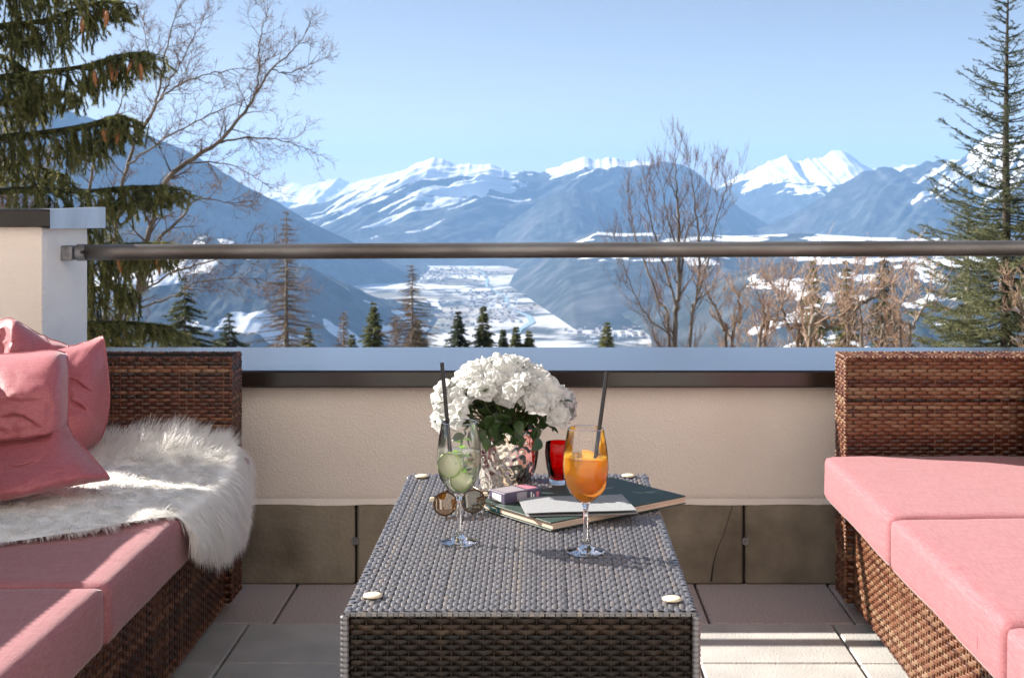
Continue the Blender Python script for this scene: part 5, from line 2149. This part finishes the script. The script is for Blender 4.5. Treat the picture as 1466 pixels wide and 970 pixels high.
# tangle of shrubs behind the right sofa: each its own thing
shr = [
    (1040, [(1040, 520, 3.5), (1035, 470, 3), (1020, 434, 2), (1008, 413, 1)], [(1048, 520, 3), (1060, 460, 2.4), (1058, 422, 1.6), (1070, 408, .8)], 12.5, 'reddish leafless shrub next to the upright bare tree', .62),
    (1090, [(1085, 520, 3.5), (1098, 470, 3), (1090, 434, 2), (1082, 416, 1)], [(1095, 520, 3), (1112, 455, 2.2), (1125, 416, 1.2), (1130, 402, .7)], 11.5, 'thin leafless shrub with forked stem over the coping centre right', .7),
    (1140, [(1140, 520, 3.5), (1150, 470, 2.8), (1146, 428, 2), (1155, 405, 1)], [(1150, 520, 3), (1128, 470, 2.4), (1118, 434, 1.6), (1112, 413, .8)], 12.2, 'tan leafless shrub in front of the thin green spruce', .75),
    (1195, [(1158, 505, 4.5), (1190, 470, 4.2), (1225, 440, 3.8), (1252, 423, 3), (1276, 405, 1.6)], [(1215, 520, 3), (1210, 460, 2.4), (1206, 419, 1.6), (1212, 402, .8)], 10.5, 'shrub with one thick pale branch slanting up to the right', .85),
    (1240, [(1235, 520, 3), (1232, 460, 2.4), (1228, 422, 1.5), (1234, 405, .8)], [(1262, 520, 3.4), (1270, 470, 2.8), (1290, 434, 2), (1300, 419, 1)], 11.8, 'leafless shrub just left of the dark blue spruce', .72),
    (1300, [(1300, 520, 3), (1308, 470, 2.4), (1325, 434, 1.5), (1332, 416, .8)], [(1290, 520, 3), (1282, 475, 2), (1275, 440, 1)], 11.0, 'low leafless shrub beside the right spruce', .72),
    (1420, [(1480, 520, 3.4), (1470, 460, 2.8), (1458, 428, 1.8), (1448, 413, .9)], [(1490, 520, 3), (1486, 450, 2), (1478, 416, 1)], 10.8, 'brown leafless shrub in front of the right spruce trunk', .4),
]
for i, (bx, l1, l2, Y, lab, sc2) in enumerate(shr):
    limb_tree('bare_shrub', lab, [l1, l2], Y, 40 + i, M['bark_pale'], 'shrub', 'leafless shrubs behind the right sofa', twig_L=.36 * sc2 + .08, nch=4, every=.046, trop=(0, 0, .5), spread=.7, t0=.15, dy=.4, sides=6, rmin=.0024, twm='twig_pale')


# small conifers down the slope
def conifer(name, label, px, ptop, Y, half_px, seed, m, group='small conifers on the slope below the terrace', bottom=530, sparse=1.0, droop=-.25, tone=.4, needle=.22, cat='tree', barkm='bark', nw=.22):
    r_ = random.Random(seed)
    k_ = Y / F
    top = P(px, ptop, Y)
    z0 = gz(top.x, Y)
    t = thing(name, (top.x, Y, z0), label, cat, group)
    tm = MB()
    hgt = top.z - z0
    tm.tube([(top.x, Y, z0), (top.x, Y, z0 + hgt * .6), (top.x, Y, top.z - .05)], [max(.12, hgt * .014), max(.08, hgt * .008), .015], 7)
    obj('trunk', tm, M[barkm], t, smooth=True)
    nm = MB()
    depth = (bottom - ptop) * k_
    R0 = half_px * k_
    y = 0.02 * depth
    step = max(.16, depth / 36)
    while y < min(hgt * .95, depth * 1.8):
        f = y / depth
        rad = R0 * min(1.9, f * 1.15 + .02)
        n = int(r_.uniform(6, 10) * sparse) + 2
        a0 = r_.uniform(0, 6.28)
        for k in range(n):
            a = a0 + k * 6.283 / n + r_.uniform(-.4, .4)
            L = rad * r_.uniform(.35, 1.35)
            o = Vector((top.x, Y, top.z - y + r_.uniform(-.3, .3) * step))
            d = Vector((math.cos(a), math.sin(a), 0))
            e = o + d * L + Vector((0, 0, L * (droop + r_.uniform(-.12, .12))))
            up_ = e + d * L * .12 + Vector((0, 0, L * .10))
            nm.tone = .05
            nm.tube([o, e], [.02, .008], 3, cap=False)
            nseg = max(3, int(L / (needle * .40)))
            for s in range(nseg):
                c = o.lerp(e, (s + .6) / nseg)
                needles(nm, r_, c, c + d * needle * .6, int(9 * sparse) + 2, needle * r_.uniform(.7, 1.2) * min(1, .4 + f * 1.4), needle * nw, tone + r_.gauss(0, .12), droop=.25)
        y += step * r_.uniform(.75, 1.2)
    obj('crown', nm, M[m], t, kind='stuff')
    return t


cl = [
    ('small_spruce', 'sharp green little spruce standing clear of the left hillside', 535, 433, 62, 21, 'needle', .30),
    ('small_spruce', 'dark little spruce at the foot of the pale larch', 597, 462, 66, 19, 'needle', .2),
    ('small_spruce', 'greyish spruce, left one of the pair before the valley', 656, 446, 70, 19, 'needle_blue', .12),
    ('small_spruce', 'taller spruce, right one of the pair before the valley', 692, 438, 70, 19, 'needle', .22),
    ('small_spruce', 'tiny spruce left of the last two behind the azalea', 739, 468, 78, 12, 'needle', .2),
    ('small_spruce', 'tiny rounded spruce just right of the azalea top', 757, 474, 78, 13, 'needle', .38),
    ('small_spruce', 'lone rounded spruce above the orange drink', 869, 461, 66, 16, 'needle', .45),
    ('small_spruce', 'thin spike of a spruce behind the azalea blossoms', 720, 472, 80, 7, 'needle_blue', .25),
    ('small_spruce', 'broad grey spruce behind the left sofa arm', 264, 398, 34, 46, 'needle_blue', .30),
    ('small_spruce', 'dark spruce top above the corner of the left sofa arm', 328, 449, 38, 30, 'needle_blue', .12),
    ('small_spruce', 'short spruce half hidden between larch and green spruce', 441, 470, 60, 14, 'needle', .3),
    ('small_spruce', 'tiny spruce left of the sharp green one', 504, 480, 64, 10, 'needle', .22),
    ('small_spruce', 'dark blue green spruce among the shrubs below the rail', 1266, 362, 34, 33, 'needle_blue', .05),
    ('small_spruce', 'thin green spruce rising through the tan shrubs', 1164, 372, 30, 20, 'needle', .55),
    ('small_spruce', 'brown green spruce between the two other shrub spruces', 1211, 372, 36, 24, 'needle', .35),
    ('small_spruce', 'full pale green spruce skirt beside the right spruce', 1385, 352, 14.5, 56, 'needle_blue', .70),
]
for i, (nm_, lab, px, pt, Y, hp, m_, tn_) in enumerate(cl):
    conifer(nm_, lab, px, pt, Y, hp * (1.25 if Y > 20 else 1), 60 + i, m_, tone=min(.75, tn_ + .2), needle=.0026 * Y + .02 if Y > 20 else .05, sparse=1.05 if Y > 20 else 1.5, bottom=530 if Y > 20 else 560)
for i, (lab, px, pt, Y, hp, tn_) in enumerate([
        ('tall bare brownish larch before the left hillside', 410, 300, 52, 62, .55),
        ('bare larch standing before the snowy valley fields', 590, 378, 60, 56, .45),
        ('faint bare larch left of the sharp green spruce', 492, 446, 66, 17, .6),
        ('low bare larch between the green spruce and the valley larch', 566, 452, 72, 20, .6)]):
    conifer('bare_larch', lab, px, pt, Y, hp, 90 + i, 'larch', 'leafless larches on the slope', sparse=.6, droop=-.12, tone=tn_, needle=.0042 * Y, barkm='bark', nw=.05, bottom=560)
